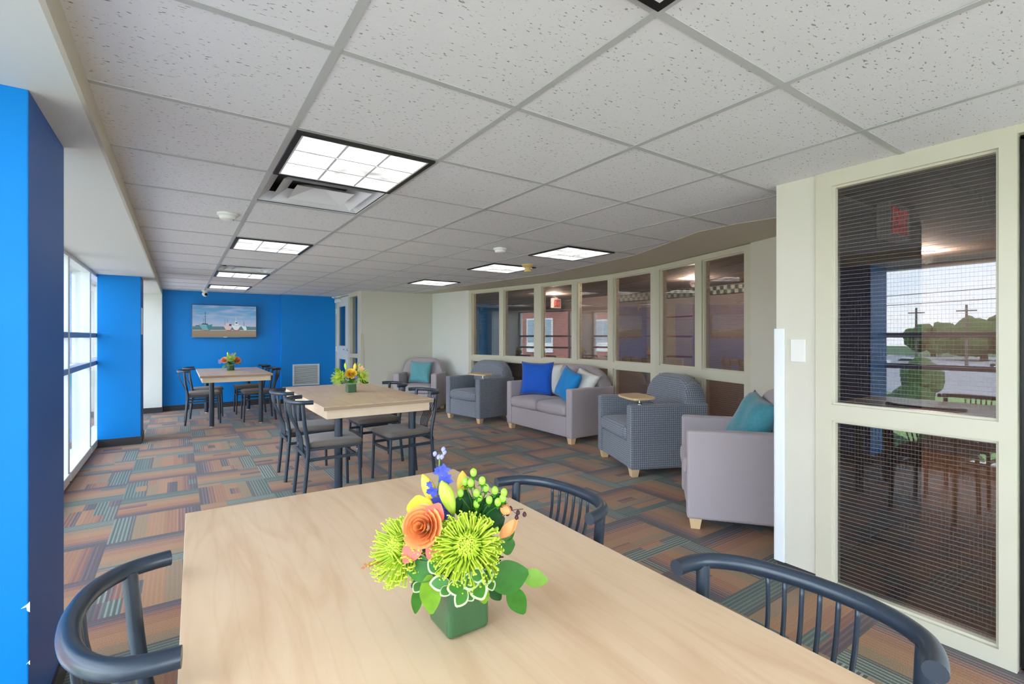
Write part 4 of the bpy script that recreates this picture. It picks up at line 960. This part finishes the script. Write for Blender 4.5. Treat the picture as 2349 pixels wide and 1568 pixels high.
# ------------------------------------------------------------ outdoors (seen through and reflected in the glass)
GZ = -3.5
b = nb(); box(b, -90, 60, -60, 90, GZ-.1, GZ); tag(ob('lawn', b, 'grass'), 'green lawn outside below the windows', 'lawn', kind='stuff')
b = nb(); box(b, -150, -45, -90, 110, GZ+.01, GZ+.03); struct('floor_parking', b, 'asphalt')
b = nb(); box(b, -20, 50, -40, 60, GZ, GZ+.02); struct('floor_bounce_added', b, 'bounce_pale')  # pale ground out of view, added to bounce neutral light into the room
b = nb(); box(b, -300, -150, -150, 200, GZ-.1, GZ); tag(ob('field', b, 'foliage'), 'distant dark green ground beyond the parking lot', 'field', kind='stuff')
def tree(x, y, h, r, label, name='tree', conical=False):
    t = thing(name, label, name, (x, y, GZ)); b = nb(); cyl(b, (0, 0, 0), (0, 0, h*.6), r*.09, r*.05, n=8); ob('trunk', b, 'trunk', t)
    b = nb(); rnd = random.Random(int(x*7+y*13)); n = 34
    for i in range(n):
        f = rnd.random(); a = rnd.random()*6.28
        if conical: z = h*(.12+.85*f); rr = r*(1-f)*.75
        else: z = h*(.35+.55*f); rr = r*.75*math.sin(PI*(.15+.75*f))
        s = r*(.30 if conical else .36)*(1.1-.5*f); mtx = Matrix.Translation((math.cos(a)*rr, math.sin(a)*rr, z)); v0 = len(b.verts)
        ret = bmesh.ops.create_icosphere(b, subdivisions=2, radius=s, matrix=mtx)
        for v in ret['verts']: v.co += Vector([rnd.uniform(-1, 1) for _ in range(3)])*s*.16
    ob('crown', b, 'foliage', t); return t
tree(-5.2, 2.9, 4.3, 1.5, 'rounded evergreen shrub close outside the window', 'shrub', True); tree(-5.4, -.9, 4.1, 1.3, 'second evergreen shrub close outside, nearer the camera end', 'shrub', True)
for x, y, h, r, lb in ((-118, 9, 9, 7, 'tree across the parking lot, right of the tall pole'), (-125, 26, 8.5, 7, 'wide tree across the parking lot, between two poles'), (-125, 50, 9, 7, 'tree across the parking lot behind the shop roof'), (-130, 70, 8, 8, 'tree at the far end beside the shop'), (-125, -8, 8, 6, 'tree across the parking lot at the near end'), (-145, 39, 8, 6, 'low tree across the parking lot in mid view')): tree(x, y, h, r, lb)
for x, y, h, lb in ((-100, 40, 9.5, 'distant wooden utility pole by the shop'), (-105, 31, 9.5, 'distant wooden utility pole in mid view'), (-95, 22, 9.2, 'distant wooden utility pole beside the trees'), (-60, 8.5, 9.5, 'thick near utility pole with a transformer')):
    t = thing('utility_pole', lb, 'utility pole', (x, y, GZ), 0, 'utility poles outside'); b = nb(); cyl(b, (0, 0, 0), (0, 0, h+.5), .22, .16, n=8); ob('post', b, 'pole_wood', t)
    b = nb(); box(b, -.08, .08, -1.2, 1.2, h-.5, h-.3); ob('crossarm', b, 'pole_wood', t)
b = nb(); cyl(b, (.4, 0, 6.9), (.4, 0, 8.3), .38, n=12); ob('transformer', b, 'pole_wood', t)
for k_, (z, zz_) in enumerate(((4.6, 5.2), (5.6, 6.3), (8.4, 9.4), (8.6, 9.8), (12.0, 13.2), (12.5, 14.0), (15, 17))):
    b = nb(); tube(b, [(-58, -20, zz_), (-58, 0, zz_*.985), (-60, 30, z*.99), (-62, 70, z)], .035, n=5); tag(ob('power_line', b, 'wire'), 'black overhead power line outside crossing the sky', 'power line', 'overhead power lines')
def car(x, y, rz, m, lb):
    t = thing('car', lb, 'car', (x, y, GZ+.03), rz, 'cars parked outside'); b = nb(); prism(b, [(-2.2, .35), (-2.1, .85), (-1.2, .95), (-.6, 1.42), (.9, 1.45), (1.6, .98), (2.2, .88), (2.25, .35)], -.88, .88, lambda a, c, z: Vector((a, z, c))); ob('body', b, m, t, bevel=.06, seg=2)
    b = nb(); prism(b, [(-1.08, .95), (-.58, 1.36), (.85, 1.38), (1.4, 1.0)], -.90, .90, lambda a, c, z: Vector((a, z, c))); ob('side_window', b, 'car_glass', t)
    for wx in (-1.35, 1.4):
        for wy in (-.8, .8): b = nb(); cyl(b, (wx, wy-.1, .33), (wx, wy+.1, .33), .33, n=16); ob('wheel', b, 'black', t)
car(-88, 27, H2, 'car_silver', 'silver car parked outside in mid lot'); car(-98, 18, H2+.1, 'car_silver', 'small silver car parked behind the others outside'); car(-84, 14.5, H2, 'car_white', 'white car parked outside beside the tall pole'); car(-92, 33, H2, 'car_white', 'white car parked outside near the shop')
t = thing('shop_building', 'low shop with flat white roof beyond the parking lot', 'building', (-104, 52, GZ)); b = nb(); box(b, -5, 5, -9, 9, 0, 4); ob('wall', b, 'shop_wall', t); b = nb(); box(b, -6, 7, -10.5, 10.5, 4, 5.0); ob('roof', b, 'roof_white', t)
b = nb(); box(b, 5.0, 5.1, -7, 7, .6, 2.6); ob('window', b, 'outer_pane', t)
t = thing('brick_building', 'red brick building wing outside reflected in the curved glazing', 'building', (-15, 8.6, GZ))
b = nb(); box(b, -4, 3, 0, 24, 0, 9); ob('wall', b, 'brick_red', t)
for i in range(7):
    for z in (3.9,):
        b = nb(); y = 1.2+i*3.2; box(b, 3.0, 3.06, y, y+1.5, z, z+1.9); w_ = ob('window_frame', b, 'window_white', t); b = nb(); box(b, 3.05, 3.08, y+.08, y+.70, z+.55, z+1.82); box(b, 3.05, 3.08, y+.78, y+1.42, z+.55, z+1.82); ob('pane', b, 'outer_pane', w_)
